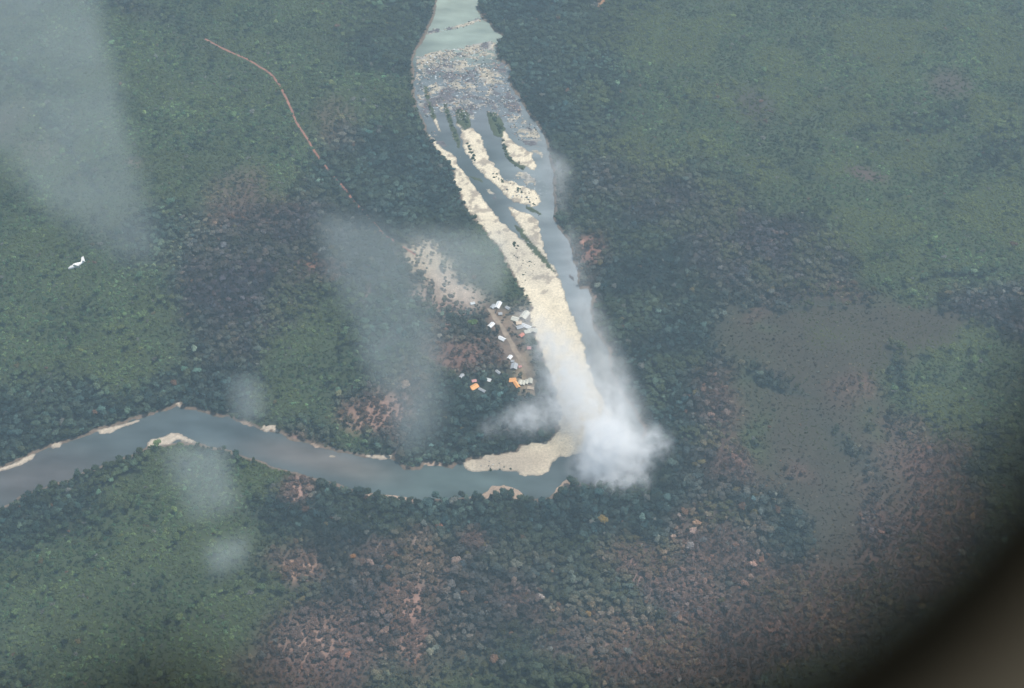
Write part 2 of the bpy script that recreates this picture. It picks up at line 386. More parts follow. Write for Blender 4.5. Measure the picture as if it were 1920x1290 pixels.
def principled(name, color, rough=.8, spec=.3, var=0.0, scale=1.0, metallic=0.0, bump=0.0):
    m, t, N, L = nt(name)
    b = N['Principled BSDF']
    b.inputs['Roughness'].default_value = rough
    b.inputs['Specular IOR Level'].default_value = spec
    b.inputs['Metallic'].default_value = metallic
    b.inputs['Base Color'].default_value = (*color, 1)
    if var > 0:
        tc = N.new('ShaderNodeTexCoord'); no = N.new('ShaderNodeTexNoise'); mr = N.new('ShaderNodeMapRange'); mx = N.new('ShaderNodeVectorMath')
        no.inputs['Scale'].default_value = scale; no.inputs['Detail'].default_value = 4
        L.new(tc.outputs['Object'], no.inputs['Vector']); L.new(no.outputs['Fac'], mr.inputs['Value'])
        mr.inputs['From Min'].default_value = .3; mr.inputs['From Max'].default_value = .7
        mr.inputs['To Min'].default_value = 1 - var; mr.inputs['To Max'].default_value = 1 + var
        mx.operation = 'SCALE'; mx.inputs[0].default_value = color
        L.new(mr.outputs[0], mx.inputs['Scale']); L.new(mx.outputs[0], b.inputs['Base Color'])
        if bump > 0:
            bp = N.new('ShaderNodeBump'); bp.inputs['Distance'].default_value = bump
            L.new(no.outputs['Fac'], bp.inputs['Height']); L.new(bp.outputs[0], b.inputs['Normal'])
    return m

# ground material: soil colour of each place, broken up by fine procedural grain
gm, t, N, L = nt('ground_soil')
b = N['Principled BSDF']; b.inputs['Roughness'].default_value = .95; b.inputs['Specular IOR Level'].default_value = .1
at = N.new('ShaderNodeAttribute'); at.attribute_name = 'soil'
geo = N.new('ShaderNodeNewGeometry')
no = N.new('ShaderNodeTexNoise'); no.inputs['Scale'].default_value = .22; no.inputs['Detail'].default_value = 5; no.inputs['Roughness'].default_value = .7
L.new(geo.outputs['Position'], no.inputs['Vector'])
mr = N.new('ShaderNodeMapRange'); mr.inputs['From Min'].default_value = .3; mr.inputs['From Max'].default_value = .7; mr.inputs['To Min'].default_value = .72; mr.inputs['To Max'].default_value = 1.28
L.new(no.outputs['Fac'], mr.inputs['Value'])
sc = N.new('ShaderNodeVectorMath'); sc.operation = 'SCALE'
L.new(at.outputs['Color'], sc.inputs[0]); L.new(mr.outputs[0], sc.inputs['Scale']); L.new(sc.outputs[0], b.inputs['Base Color'])
bp = N.new('ShaderNodeBump'); bp.inputs['Distance'].default_value = .8; bp.inputs['Strength'].default_value = .6
L.new(no.outputs['Fac'], bp.inputs['Height']); L.new(bp.outputs[0], b.inputs['Normal'])

def grid_mesh(name, X, Y, Zv, nx, ny, mat, cols=None, attr='soil'):
    me = bpy.data.meshes.new(name)
    nv = nx * ny
    me.vertices.add(nv)
    me.vertices.foreach_set('co', np.stack([X, Y, Zv], 1).astype(np.float32).ravel())
    i = np.arange(nv).reshape(ny, nx)
    q = np.stack([i[:-1, :-1], i[:-1, 1:], i[1:, 1:], i[1:, :-1]], -1).reshape(-1, 4)
    me.loops.add(q.size); me.loops.foreach_set('vertex_index', q.astype(np.int32).ravel())
    me.polygons.add(len(q)); me.polygons.foreach_set('loop_start', np.arange(0, q.size, 4, dtype=np.int32))
    me.polygons.foreach_set('use_smooth', np.ones(len(q), bool))
    me.update(calc_edges=True)
    if cols is not None:
        a = me.color_attributes.new(attr, 'FLOAT_COLOR', 'POINT')
        a.data.foreach_set('color', np.concatenate([cols, np.ones((nv, 1))], 1).astype(np.float32).ravel())
    me.materials.append(mat)
    return me
ground = link('ground', grid_mesh('ground', Xf, Yf, Z, len(xs), len(ys), gm, col))
tag(ground, 'forest floor, river banks, sand bars and open fields', kind='structure')

# ------------------------------------------------------------------ river water
rp = np.array(RIVER, float)
wx_, wy_ = np.arange(-1300, 420, 8.0), np.arange(1600, 3700, 8.0)
WX, WY = np.meshgrid(wx_, wy_); WX = WX.ravel(); WY = WY.ravel()
wpx, wpy = to_px(WX, WY)
silt_glare = np.zeros((len(WX), 3)) + np.array((.075, .095, .100))
def mixc(e, c, p=1.4, s=1.0):
    global silt_glare
    v = (ell(wpx, wpy, e, p) * s)[:, None]
    silt_glare = silt_glare * (1 - v) + np.array(c) * v
mixc((860, -40, 120, 140), (.33, .38, .31))  # paler upstream: sediment tone plus sky glare painted into the water colour
mixc((870, 70, 120, 50), (.27, .32, .27))
mixc((900, 190, 160, 70), (.16, .175, .19))
mixc((1010, 330, 70, 130), (.24, .27, .28), s=.9)
mixc((1080, 540, 60, 190), (.27, .30, .32), s=.9)
mixc((560, 850, 120, 26, 10), (.15, .13, .12), s=.7)
mixc((690, 885, 90, 20, 10), (.15, .135, .12), s=.7)
mixc((850, 905, 160, 40), (.09, .125, .12), s=.8)
mixc((70, 900, 160, 60), (.095, .088, .088), s=.9)
mixc((400, 800, 120, 40), (.075, .10, .11), s=.8)
rapid = np.maximum(sstep(-5, 12, sdist(WX, WY, ROCKFIELD, 40)), sstep(-4, 3, sdist(WX, WY, LEDGE, 40)))
rapid = np.maximum(rapid, .5 * ell(wpx, wpy, (1000, 350, 30, 20)))
silt_glare = np.concatenate([silt_glare, rapid[:, None]], 1)
wm, t, N, L = nt('river_water')
b = N['Principled BSDF']; b.inputs['Roughness'].default_value = .22; b.inputs['IOR'].default_value = 1.33
at = N.new('ShaderNodeAttribute'); at.attribute_name = 'silt_glare'
geo = N.new('ShaderNodeNewGeometry')
n_s = N.new('ShaderNodeTexNoise'); n_s.inputs['Scale'].default_value = .03; n_s.inputs['Detail'].default_value = 5
mp = N.new('ShaderNodeMapping'); mp.inputs['Scale'].default_value = (.4, .9, 1)
L.new(geo.outputs['Position'], mp.inputs['Vector']); L.new(mp.outputs[0], n_s.inputs['Vector'])
mr = N.new('ShaderNodeMapRange'); mr.inputs['From Min'].default_value = .3; mr.inputs['From Max'].default_value = .7; mr.inputs['To Min'].default_value = .74; mr.inputs['To Max'].default_value = 1.26
L.new(n_s.outputs['Fac'], mr.inputs['Value'])
sc = N.new('ShaderNodeVectorMath'); sc.operation = 'SCALE'
L.new(at.outputs['Color'], sc.inputs[0]); L.new(mr.outputs[0], sc.inputs['Scale'])
n_f = N.new('ShaderNodeTexNoise'); n_f.inputs['Scale'].default_value = .16; n_f.inputs['Detail'].default_value = 6; n_f.inputs['Roughness'].default_value = .65
L.new(geo.outputs['Position'], n_f.inputs['Vector'])
fr = N.new('ShaderNodeMapRange'); fr.inputs['From Min'].default_value = .57; fr.inputs['From Max'].default_value = .66
L.new(n_f.outputs['Fac'], fr.inputs['Value'])
fm = N.new('ShaderNodeMath'); fm.operation = 'MULTIPLY'; L.new(fr.outputs[0], fm.inputs[0]); L.new(at.outputs['Alpha'], fm.inputs[1])
mx = N.new('ShaderNodeMix'); mx.data_type = 'RGBA'
L.new(fm.outputs[0], mx.inputs[0]); L.new(sc.outputs[0], mx.inputs[6]); mx.inputs[7].default_value = (.62, .68, .70, 1)
L.new(mx.outputs[2], b.inputs['Base Color'])
n_w = N.new('ShaderNodeTexNoise'); n_w.inputs['Scale'].default_value = .5; n_w.inputs['Detail'].default_value = 3
L.new(geo.outputs['Position'], n_w.inputs['Vector'])
bp = N.new('ShaderNodeBump'); bp.inputs['Distance'].default_value = .25; bp.inputs['Strength'].default_value = .5
L.new(n_w.outputs['Fac'], bp.inputs['Height']); L.new(bp.outputs[0], b.inputs['Normal'])
wme = grid_mesh('river', WX, WY, np.full(len(WX), -1.2), len(wx_), len(wy_), wm, None)
a = wme.color_attributes.new('silt_glare', 'FLOAT_COLOR', 'POINT'); a.data.foreach_set('color', silt_glare.astype(np.float32).ravel())
river = link('river', wme)
tag(river, 'milky grey green river with rapids at the top', kind='structure')

# ------------------------------------------------------------------ paths
pm = principled('path_dirt', (.33, .15, .11), .95, .1, .25, .12)
for pts, wd in PATHS:
    P = []
    for (x0, y0), (x1, y1) in zip(pts[:-1], pts[1:]):
        n = max(2, int(math.hypot(x1 - x0, y1 - y0) / 5))
        for k in range(n): P.append((x0 + (x1 - x0) * k / n, y0 + (y1 - y0) * k / n))
    P.append(pts[-1]); P = np.array(P)
    X, Y = gpt(P[:, 0], P[:, 1])
    X = X + (fbm(X, Y, 25, 9) - .5) * 6
    T = np.gradient(np.stack([X, Y], 1), axis=0); T /= np.linalg.norm(T, axis=1)[:, None]
    wv = wd * (.35 + .35 * fbm(X, Y, 18, 2))
    V = []; F = []
    cols = 5
    for k in range(cols):
        o = (k / (cols - 1) * 2 - 1)
        vx = X - T[:, 1] * wv * o; vy = Y + T[:, 0] * wv * o
        vz = land(vx, vy)[0] + .22
        V.append(np.stack([vx, vy, vz], 1))
    V = np.stack(V, 1).reshape(-1, 3)
    for i in range(len(X) - 1):
        for k in range(cols - 1):
            a_ = i * cols + k
            F.append((a_, a_ + 1, a_ + cols + 1, a_ + cols))
    o = link('path', mesh('path', V, F, pm, True))
    if wd > 7: o.data.materials[0] = principled('lane_dirt', (.30, .235, .18), .95, .1, .25, .12)
    tag(o, 'reddish dirt track through the scrub west of the river' if wd < 7 else 'dirt lane through the riverside village', kind='structure')

# ------------------------------------------------------------------ foliage
def leafmat(name, transl=.25):
    m, t, N, L = nt(name)
    for n in list(N):
        if n.type == 'BSDF_PRINCIPLED': N.remove(n)
    out = N['Material Output']
    at = N.new('ShaderNodeAttribute'); at.attribute_type = 'INSTANCER'; at.attribute_name = 'tint'
    tc = N.new('ShaderNodeTexCoord')
    no = N.new('ShaderNodeTexNoise'); no.inputs['Scale'].default_value = 2.2; no.inputs['Detail'].default_value = 2
    L.new(tc.outputs['Object'], no.inputs['Vector'])
    mr = N.new('ShaderNodeMapRange'); mr.inputs['From Min'].default_value = .3; mr.inputs['From Max'].default_value = .7; mr.inputs['To Min'].default_value = .62; mr.inputs['To Max'].default_value = 1.38
    L.new(no.outputs['Fac'], mr.inputs['Value'])
    sc = N.new('ShaderNodeVectorMath'); sc.operation = 'SCALE'
    L.new(at.outputs['Color'], sc.inputs[0]); L.new(mr.outputs[0], sc.inputs['Scale'])
    d = N.new('ShaderNodeBsdfDiffuse'); tr = N.new('ShaderNodeBsdfTranslucent'); mxs = N.new('ShaderNodeMixShader')
    mxs.inputs[0].default_value = transl
    L.new(sc.outputs[0], d.inputs[0]); L.new(sc.outputs[0], tr.inputs[0])
    L.new(d.outputs[0], mxs.inputs[1]); L.new(tr.outputs[0], mxs.inputs[2]); L.new(mxs.outputs[0], out.inputs['Surface'])
    return m
LEAF = leafmat('foliage')
BARK = principled('bark', (.12, .095, .075), .9, .1, .3, 3)

def icos(sub):
    bm = bmesh.new(); bmesh.ops.create_icosphere(bm, subdivisions=sub, radius=1)
    v = np.array([p.co[:] for p in bm.verts]); f = [[q.index for q in p.verts] for p in bm.faces]
    bm.free(); return v, f
ICO1, ICO2 = icos(1), icos(2)

def crown(seed, lobes, leaves, flat=.72, spread=.62, sub=1, lobe_r=(.38, .62), leaf=.16, ragged=.22):
    """crown of unit radius, base at z=0: irregular lobes with leaf clumps scattered through and over them"""
    r = np.random.default_rng(seed); V = []; F = []
    base = ICO1 if sub == 1 else ICO2
    cs = []
    for k in range(lobes):
        a = r.uniform(0, 6.283); q = spread * math.sqrt(r.uniform(0, 1)) if k else 0
        c = np.array((q * math.cos(a), q * math.sin(a), flat * (.55 + r.uniform(-.12, .32) * (1 - q))))
        rr = r.uniform(*lobe_r)
        cs.append((c, rr))
        v = base[0] * (1 + r.uniform(-ragged, ragged, (len(base[0]), 1))) * rr * np.array((1, 1, .8)) + c
        o = sum(len(q_) for q_ in V)
        V.append(v); F += [[i + o for i in f] for f in base[1]]
    for k in range(leaves):
        c, rr = cs[r.integers(len(cs))]
        d = r.normal(size=3); d[2] = abs(d[2]) * .8 - .1; d /= np.linalg.norm(d)
        p = c + d * rr * r.uniform(.85, 1.22)
        t1 = np.cross(d + r.normal(size=3) * .5, (0, 0, 1.0)); t1 /= np.linalg.norm(t1) + 1e-6
        t2 = np.cross(d + r.normal(size=3) * .5, t1); t2 /= np.linalg.norm(t2) + 1e-6
        s = leaf * r.uniform(.5, 1.2)
        o = sum(len(q_) for q_ in V)
        V.append(np.array([p - t1 * s, p - t2 * s * .6, p + t1 * s, p + t2 * s * .8])); F.append([o, o + 1, o + 2, o + 3])
    return mesh('crown', np.concatenate(V), F, LEAF, False)

def bare_crown(seed):
    """dry, almost leafless crown: a fan of thin branches with sparse clumps"""
    r = np.random.default_rng(seed); V = []; F = []; n = 0
    for k in range(16):
        a = r.uniform(0, 6.283); e = r.uniform(.3, 1.3)
        tip = np.array((math.cos(a) * math.cos(e), math.sin(a) * math.cos(e), .9 * math.sin(e))) * r.uniform(.6, 1.0)
        sd = np.array((-math.sin(a), math.cos(a), 0)) * .045; up = np.array((0, 0, .045))
        V += [sd, -sd, up * .5 + np.array((0, 0, 0)), tip + sd * .3, tip - sd * .3, tip + up]
        F += [[n, n + 1, n + 4, n + 3], [n + 1, n + 2, n + 5, n + 4], [n + 2, n, n + 3, n + 5]]; n += 6
        for j in range(9):
            p = tip * r.uniform(.5, 1.05) + r.normal(size=3) * .12; s = r.uniform(.05, .13)
            d1 = r.normal(size=3); d1 /= np.linalg.norm(d1); d2 = np.cross(d1, r.normal(size=3)); d2 /= np.linalg.norm(d2)
            V += [p - d1 * s, p - d2 * s, p + d1 * s, p + d2 * s]; F.append([n, n + 1, n + 2, n + 3]); n += 4
    return mesh('crown', np.array(V), F, LEAF, False)

def trunk(seed, h=1.0, rad=.05, flare=1.6):
    """tapered, slightly leaning trunk with four limbs, unit height, base at z=0 going up to h"""
    r = np.random.default_rng(seed); V = []; F = []
    def tube(p0, p1, r0, r1, k=6):
        n = len(V); d = p1 - p0; u = np.cross(d, (0.3, .9, .1)); u /= np.linalg.norm(u); v = np.cross(d, u); v /= np.linalg.norm(v)
        for p, q in ((p0, r0), (p1, r1)):
            for i in range(k):
                a = 6.283 * i / k; V.append(p + (u * math.cos(a) + v * math.sin(a)) * q)
        for i in range(k): F.append([n + i, n + (i + 1) % k, n + k + (i + 1) % k, n + k + i])
    p = [np.zeros(3), np.array((.02, .01, h * .35)), np.array((-.01, .03, h * .7))]
    tube(p[0], p[1], rad * flare, rad); tube(p[1], p[2], rad, rad * .75)
    for k in range(4):
        a = k * 1.57 + r.uniform(-.4, .4)
        tube(p[2], p[2] + np.array((math.cos(a) * .3, math.sin(a) * .3, h * .45)), rad * .5, rad * .16, 5)
    return mesh('trunk', V, F, BARK, True)

ROUND = [crown(100 + k, 6 + k % 3, 110, sub=1) for k in range(5)]
DRY = [crown(200 + k, 4, 150, flat=.8, lobe_r=(.25, .42), spread=.68, leaf=.15, ragged=.3) for k in range(2)] + [bare_crown(210 + k) for k in range(3)]
SCRUB = [crown(300 + k, 5, 70, flat=.5, lobe_r=(.25, .5), spread=.75, leaf=.2, ragged=.3) for k in range(4)]
TRUNKS = [trunk(400 + k) for k in range(3)]

# positions on a jittered grid
sp = 6.3
gx = np.arange(-1500, 1500, sp); gy = np.arange(1230, 3650, sp)
GX, GY = np.meshgrid(gx, gy); GX = GX.ravel(); GY = GY.ravel()
GX = GX + rng.uniform(-.8, .8, GX.shape) * sp; GY = GY + rng.uniform(-.8, .8, GY.shape) * sp
qx, qy = to_px(GX, GY)
m = (qx > -140) & (qx < 2060) & (qy > -120) & (qy < 1420)
GX, GY, qx, qy = GX[m], GY[m], qx[m], qy[m]
gz, gdr, gkind, grf, _, _ = land(GX, GY)
Wt = veg(qx, qy, GX, GY)
ts, tsc, tkeep = soil_at(qx, qy, GX, GY)
Wm = np.stack([Wt[k] for k in KEYS], 1)
pc = np.power(Wm, 4.5); pc = np.cumsum(pc / pc.sum(1)[:, None], 1)
cls = (rng.uniform(size=len(GX))[:, None] > pc).sum(1).clip(0, 4)
p3 = np.power(Wm, 2.2); p3 /= p3.sum(1)[:, None]
tint = sum(p3[:, i:i + 1] * VC[k][None] for i, k in enumerate(KEYS))
hue = rng.normal(size=len(GX))
own = fbm(GX, GY, 19, 500, 2)
tint = tint * np.exp(rng.normal(size=len(GX)) * np.where(cls == 1, .17, np.where(cls == 2, .34, .42)))[:, None] * (.40 + 1.2 * fbm(GX, GY, 34, 510, 3))[:, None] * (.35 + 1.3 * fbm(GX, GY, 120, 530, 3))[:, None]
tint = tint * np.stack([1 + .10 * hue, np.ones(len(GX)), 1 - .07 * hue], 1)
yel = sstep(.45, .62, fbm(GX, GY, 85, 610, 3)) * np.clip(Wt['G'] / 1.2, 0, 1) * (.5 + .5 * sstep(900, 1300, qx))
tint = tint * (1 - .65 * yel[:, None]) + np.array((.175, .200, .060)) * .65 * yel[:, None]
# a sprinkle of odd crowns: russet, ochre, silvery
odd = rng.uniform(size=len(GX))
dryw = np.clip(Wt['B'] * .9, .1, 1.1)
o1 = odd < .006 * dryw * 2; o2 = (odd > .5) & (odd < .5 + .005 * dryw * 2); o3 = odd > .991
tint[o1] = np.array((.19, .11, .07)) * rng.uniform(.6, 1.2, (o1.sum(), 1))
tint[o2] = np.array((.17, .14, .065)) * rng.uniform(.6, 1.2, (o2.sum(), 1))
tint[o3] = np.array((.17, .17, .15)) * rng.uniform(.6, 1.3, (o3.sum(), 1))
# crowns over the soil patches blend towards the soil colour
sb_ = np.where(qy > 900, .85, .55)[:, None]
tint = tint * (1 - sb_ * ts[:, None]) + tsc * sb_ * .75
tkeep = np.where(qy > 900, np.maximum(tkeep, .86), tkeep)
em = (cls == 2) & (rng.uniform(size=len(GX)) < .045); cls[em] = 0
isD = (cls == 0) | (cls == 4); isB = cls == 1; isG = cls == 2; isF = cls == 3
u = rng.uniform(size=len(GX))
rad = np.where(isD, 2.8 + 5.0 * u ** 3, np.where(isB, 3.0 + 3.0 * u ** 2.4, np.where(isG, 2.7 + 3.2 * u ** 3, 1.4 + 1.9 * u ** 3)))
rad *= .85 + .35 * fbm(GX, GY, 70, 520, 2)
keep = np.ones(len(GX), bool)
r2 = rng.uniform(size=len(GX))
keep &= r2 < np.where(isF, .85, np.where(isB, .97, 1.0)) * tkeep
keep &= (gkind == 0) & (gdr > 4 + rad * .2)
for pts, wd in PATHS:                       # the tracks are kept clear
    for (x0, y0), (x1, y1) in zip(pts[:-1], pts[1:]):
        (ax, bx), (ay, by) = gpt([x0, x1], [y0, y1])
        ex, ey = bx - ax, by - ay
        tt = np.clip(((GX - ax) * ex + (GY - ay) * ey) / (ex * ex + ey * ey), 0, 1)
        keep &= np.hypot(GX - ax - tt * ex, GY - ay - tt * ey) > wd * .5 * (fbm(GX, GY, 40, 71, 2) * 2.4 - .1 if wd < 7 else 1) + rad * (.45 if wd < 7 else .8)
HUTS = [  # px, py, length, width, yaw, roof kind, label
 (886,572,7,5,20,'white','small pale hut alone at the east end of the bare clearing'),
 (924,576,9,6,60,'grey','grey white roofed hut just left of the brightest northern hut'),
 (934,573,15,8,70,'white','long bright white roofed house at the north end of the village'),
 (952,578,8,5,-40,'grey','small grey hut standing apart at the northeast of the village'),
 (938,589,6,5,10,'grey','tiny grey hut below the long white northern house'),
 (921,611,11,7,55,'white','white roofed hut west of the dirt lane beside the dark trees'),
 (941,636,12,7,-35,'white','white roofed hut on the lane, midway down the village'),
 (956,671,8,6,60,'white','small bright white hut in the southern half of the lane'),
 (961,678,5,4,0,'grey','very small shed right below the bright hut on the lane'),
 (966,598,12,9,-20,'cream','dull cream roofed house at the west of the riverside cluster'),
 (984,590,17,11,60,'cream','large pale roofed house at the top of the riverside cluster in thin smoke'),
 (973,605,9,7,10,'tan','peach coloured roof in the middle of the riverside cluster'),
 (987,611,16,7,-30,'white','brightest long white roof of the riverside cluster'),
 (974,613,10,7,20,'grey','grey roofed house below the peach coloured roof'),
 (999,618,15,8,-10,'cream','cream roofed house at the edge of the smoke by the sand'),
 (989,621,10,7,15,'cream','cream roofed house between the long white roof and the red roof'),
 (978,628,8,6,50,'red','small coral red roofed hut below the riverside cluster'),
 (992,652,6,6,0,'pink','small pink roofed hut half veiled by smoke'),
 (964,688,12,10,80,'grey','broad pale grey roofed house above the southern row'),
 (975,688,5,4,20,'pink','tiny pink shed beside the broad grey roofed house'),
 (961,714,11,8,5,'orange','yellow orange roofed house at the west end of the southern row'),
 (969,723,13,6,-65,'orange','orange tan roofed hut set crosswise in the southern row'),
 (975,718,9,5,75,'cream','cream roofed hut next to the crosswise orange hut'),
 (981,719,9,5,80,'cream','second cream roofed hut from the orange ones in the southern row'),
 (987,717,9,5,80,'cream','third cream roofed hut, near the east end of the southern row'),
 (994,715,10,7,85,'cream','cream pink roofed house at the east end of the southern row'),
 (995,728,10,5,-10,'tan','tan roofed hut below the east end of the southern row'),
 (889,719,7,5,15,'pink','small rose roofed hut above the bright orange roof in the wood'),
 (889,731,13,9,40,'orange','bright orange roofed house alone in the wood west of the village'),
 (904,736,12,4,-35,'grey','narrow grey shed beside the bright orange roofed house'),
 (916,716,8,6,-20,'white','small white hut in the wood between the two orange groups'),
 (866,711,8,6,60,'grey','dull grey hut at the western edge of the village wood'),
 (934,700,9,4,-45,'grey','slim grey hut in the trees northwest of the southern row'),
]
for h in HUTS:
    hx, hy = gpt(h[0], h[1])
    keep &= np.hypot(GX - hx, GY - hy) > h[2] * .5 + rad * .95
    keep &= ~((np.abs(GX - hx) < h[2] * .5 + 1 + rad * .4) & (GY < hy) & (GY > hy - 12 - rad * 1.4) & (rad > 2.6))
sel = np.nonzero(keep)[0]
hts = np.where(isD, rad * 1.9, np.where(isB, rad * 1.7, rad * .55))      # height of the crown's middle
inview = (qx > 0) & (qx < 1920) & (qy > 4) & (qy < 1290) & ~((qx - 1920) * .62 + (qy - 1290) * .78 > -330)
tallk = keep & (isD | isB)
app = rad / (GY * ST + CAM_H * CT)
score = np.where(tallk & inview, app, 0)
ind = np.argsort(-score)[:292]
indset = np.zeros(len(GX), bool); indset[ind] = True

SPECIAL = [ # px, py, radius, colour, label, round?
 (1130,985,8.5,(.30,.21,.07),'ochre yellow crowned tree standing out of the dark wood below the smoke',True),
 (663,1056,5.0,(.36,.17,.06),'small orange crowned tree in the wood south of the river',True),
 (887,617,9.0,(.13,.20,.06),'bright lime green tree in dark wood west of the village lane',True),
 (294,117,6.5,(.24,.26,.22),'pale silvery tree in green scrub at the upper left',True),
 (475,223,6.5,(.26,.27,.25),'pale leaning tree in green scrub left of the dirt track',True),
 (433,152,5.5,(.22,.24,.17),'small pale green tree north of the dirt track bend',True),
 (823,995,6.0,(.34,.14,.08),'red orange crowned tree beside the upper bare patch south of the river',True),
 (1103,1166,5.5,(.30,.19,.07),'small amber crowned tree at the foot of the brown slope',True),
 (1425,205,5,(.25,.14,.10),'lone reddish tree at the edge of the upper right scrub',True),
]
for sx, sy, r_, *_ in SPECIAL:
    hx, hy = gpt(sx, sy); keep &= np.hypot(GX - hx, GY - hy) > r_ * .8 + rad * .5
indset &= keep

protos = {}
def proto_coll(name, meshes):
    c = bpy.data.collections.new(name)
    for k, me in enumerate(meshes):
        o = bpy.data.objects.new('%s_%d' % (name, k), me); c.objects.link(o)
    return c
def scatter(name, idx, coll, nvar, sz, zoff, cat, label, nprotos):
    """one object: a point per plant, each carrying its own size, turn and leaf colour"""
    me = bpy.data.meshes.new(name)
    n = len(idx); me.vertices.add(n)
    P = np.stack([GX[idx], GY[idx], gz[idx] + zoff], 1)
    me.vertices.foreach_set('co', P.astype(np.float32).ravel())
    a = me.attributes.new('size', 'FLOAT_VECTOR', 'POINT'); a.data.foreach_set('vector', sz.astype(np.float32).ravel())
    a = me.attributes.new('turn', 'FLOAT_VECTOR', 'POINT')
    rv = np.zeros((n, 3)); rv[:, 2] = rng.uniform(0, 6.283, n); rv[:, :2] = rng.normal(size=(n, 2)) * .09
    a.data.foreach_set('vector', rv.astype(np.float32).ravel())
    a = me.attributes.new('pick', 'INT', 'POINT'); a.data.foreach_set('value', nvar.astype(np.int32))
    a = me.attributes.new('tint', 'FLOAT_COLOR', 'POINT'); a.data.foreach_set('color', np.concatenate([tint[idx], np.ones((n, 1))], 1).astype(np.float32).ravel())
    o = link(name, me)
    me.materials.append(LEAF)
    ng = bpy.data.node_groups.new(name, 'GeometryNodeTree')
    ng.interface.new_socket('Geometry', in_out='INPUT', socket_type='NodeSocketGeometry')
    ng.interface.new_socket('Geometry', in_out='OUTPUT', socket_type='NodeSocketGeometry')
    N = ng.nodes; L = ng.links
    gi = N.new('NodeGroupInput'); go = N.new('NodeGroupOutput')
    ci = N.new('GeometryNodeCollectionInfo'); ci.inputs['Collection'].default_value = coll
    ci.inputs['Separate Children'].default_value = True; ci.inputs['Reset Children'].default_value = True
    ip = N.new('GeometryNodeInstanceOnPoints'); ip.inputs['Pick Instance'].default_value = True
    def na(nm, ty):
        q = N.new('GeometryNodeInputNamedAttribute'); q.data_type = ty; q.inputs['Name'].default_value = nm; return q.outputs[0]
    L.new(gi.outputs[0], ip.inputs['Points']); L.new(ci.outputs[0], ip.inputs['Instance'])
    L.new(na('pick', 'INT'), ip.inputs['Instance Index']); L.new(na('size', 'FLOAT_VECTOR'), ip.inputs['Scale'])
    er = N.new('FunctionNodeEulerToRotation'); L.new(na('turn', 'FLOAT_VECTOR'), er.inputs[0]); L.new(er.outputs[0], ip.inputs['Rotation'])
    L.new(ip.outputs[0], go.inputs[0])
    md = o.modifiers.new('scatter', 'NODES'); md.node_group = ng
    tag(o, label, kind='stuff')
    return o
def rs(idx, zf=1.0):
    n = len(idx); r_ = rad[idx]
    return np.stack([r_ * rng.uniform(.88, 1.15, n), r_ * rng.uniform(.88, 1.15, n), r_ * zf * rng.uniform(.8, 1.25, n)], 1)
iD = np.nonzero(keep & isD & ~indset)[0]; iB = np.nonzero(keep & isB & ~indset)[0]; iG = np.nonzero(keep & (isG | isF))[0]
scatter('forest', iD, proto_coll('round_crown', ROUND), rng.integers(0, 5, len(iD)), rs(iD, 1.15), rad[iD] * rng.uniform(.9, 1.6, len(iD)), 'forest', 'dense dark green forest canopy', 5)
scatter('dry_forest', iB, proto_coll('dry_crown', DRY + ROUND[:1]), np.where((ts[iB] > .2) & (qy[iB] > 730), 5, rng.integers(0, 6, len(iB))), rs(iB, 1.05), rad[iB] * rng.uniform(.7, 1.2, len(iB)), 'forest', 'thin dry brown and pinkish woodland', 5)
scatter('undergrowth', iG, proto_coll('scrub_clump', SCRUB), rng.integers(0, 4, len(iG)), rs(iG, 1.0), -rad[iG] * .1, 'scrub', 'low green scrub and grass tussocks', 4)

def add_tree(x, y, z, r_, color, round_, label, group=None, lift=None, name='tree'):
    e = link(name, None); e.location = (x, y, z); e.rotation_euler = (0, 0, random.uniform(0, 6.28)); e.empty_display_size = .5
    lift = lift or r_ * random.uniform(1.0, 1.6)
    c = link('crown', random.choice(ROUND if round_ else DRY), e)
    c.location = (0, 0, lift); c.scale = (r_, r_ * random.uniform(.9, 1.1), r_ * 1.12); c['tint'] = [float(q) for q in color] + [1.0]
    t_ = link('trunk', random.choice(TRUNKS), e); t_.scale = (r_ * .9, r_ * .9, lift + r_ * .4)
    tag(e, label, 'tree', group)
    return e
LANDMARK = [((1130, 985), 'around the ochre crowned tree'), ((560, 1075), 'around the round bare patch southwest of the bend'), ((795, 1080), 'beside the pale patches in the middle of the southern wood'),
 ((765, 1150), 'around the long pink patch in the southern wood'), ((590, 1215), 'around the large dry patch at the lower edge'), ((885, 1018), 'beside the small round pink patch below the river'),
 ((640, 950), 'on the south bank next to the small scorched clearing'), ((950, 1210), 'in the dark wood at the lower middle edge'), ((1200, 1080), 'along the brown diagonal slope'),
 ((1270, 1220), 'in the brown wood near the window edge'), ((1440, 1000), 'in the dark ravine beside the lower field'), ((1000, 960), 'on the south bank below the sand tongue'), ((60, 980), 'in the dark stand at the left end of the south bank'),
 ((1330, 820), 'in the brown strip left of the field'), ((850, 800), 'on the peninsula north of the bend')]
def region(px, py):
    d = [(math.hypot(px - a[0], py - a[1]), n) for a, n in LANDMARK]
    if min(d)[0] < 190: return min(d)[1], 'L'
    if py > 870 + .0 * px and px > 480: return 'south of the river bend', 'S'
    if px > 1000: return 'on the east side of the river', 'E'
    if py > 830: return 'southwest of the river', 'W'
    return 'on the west side of the river', 'N'
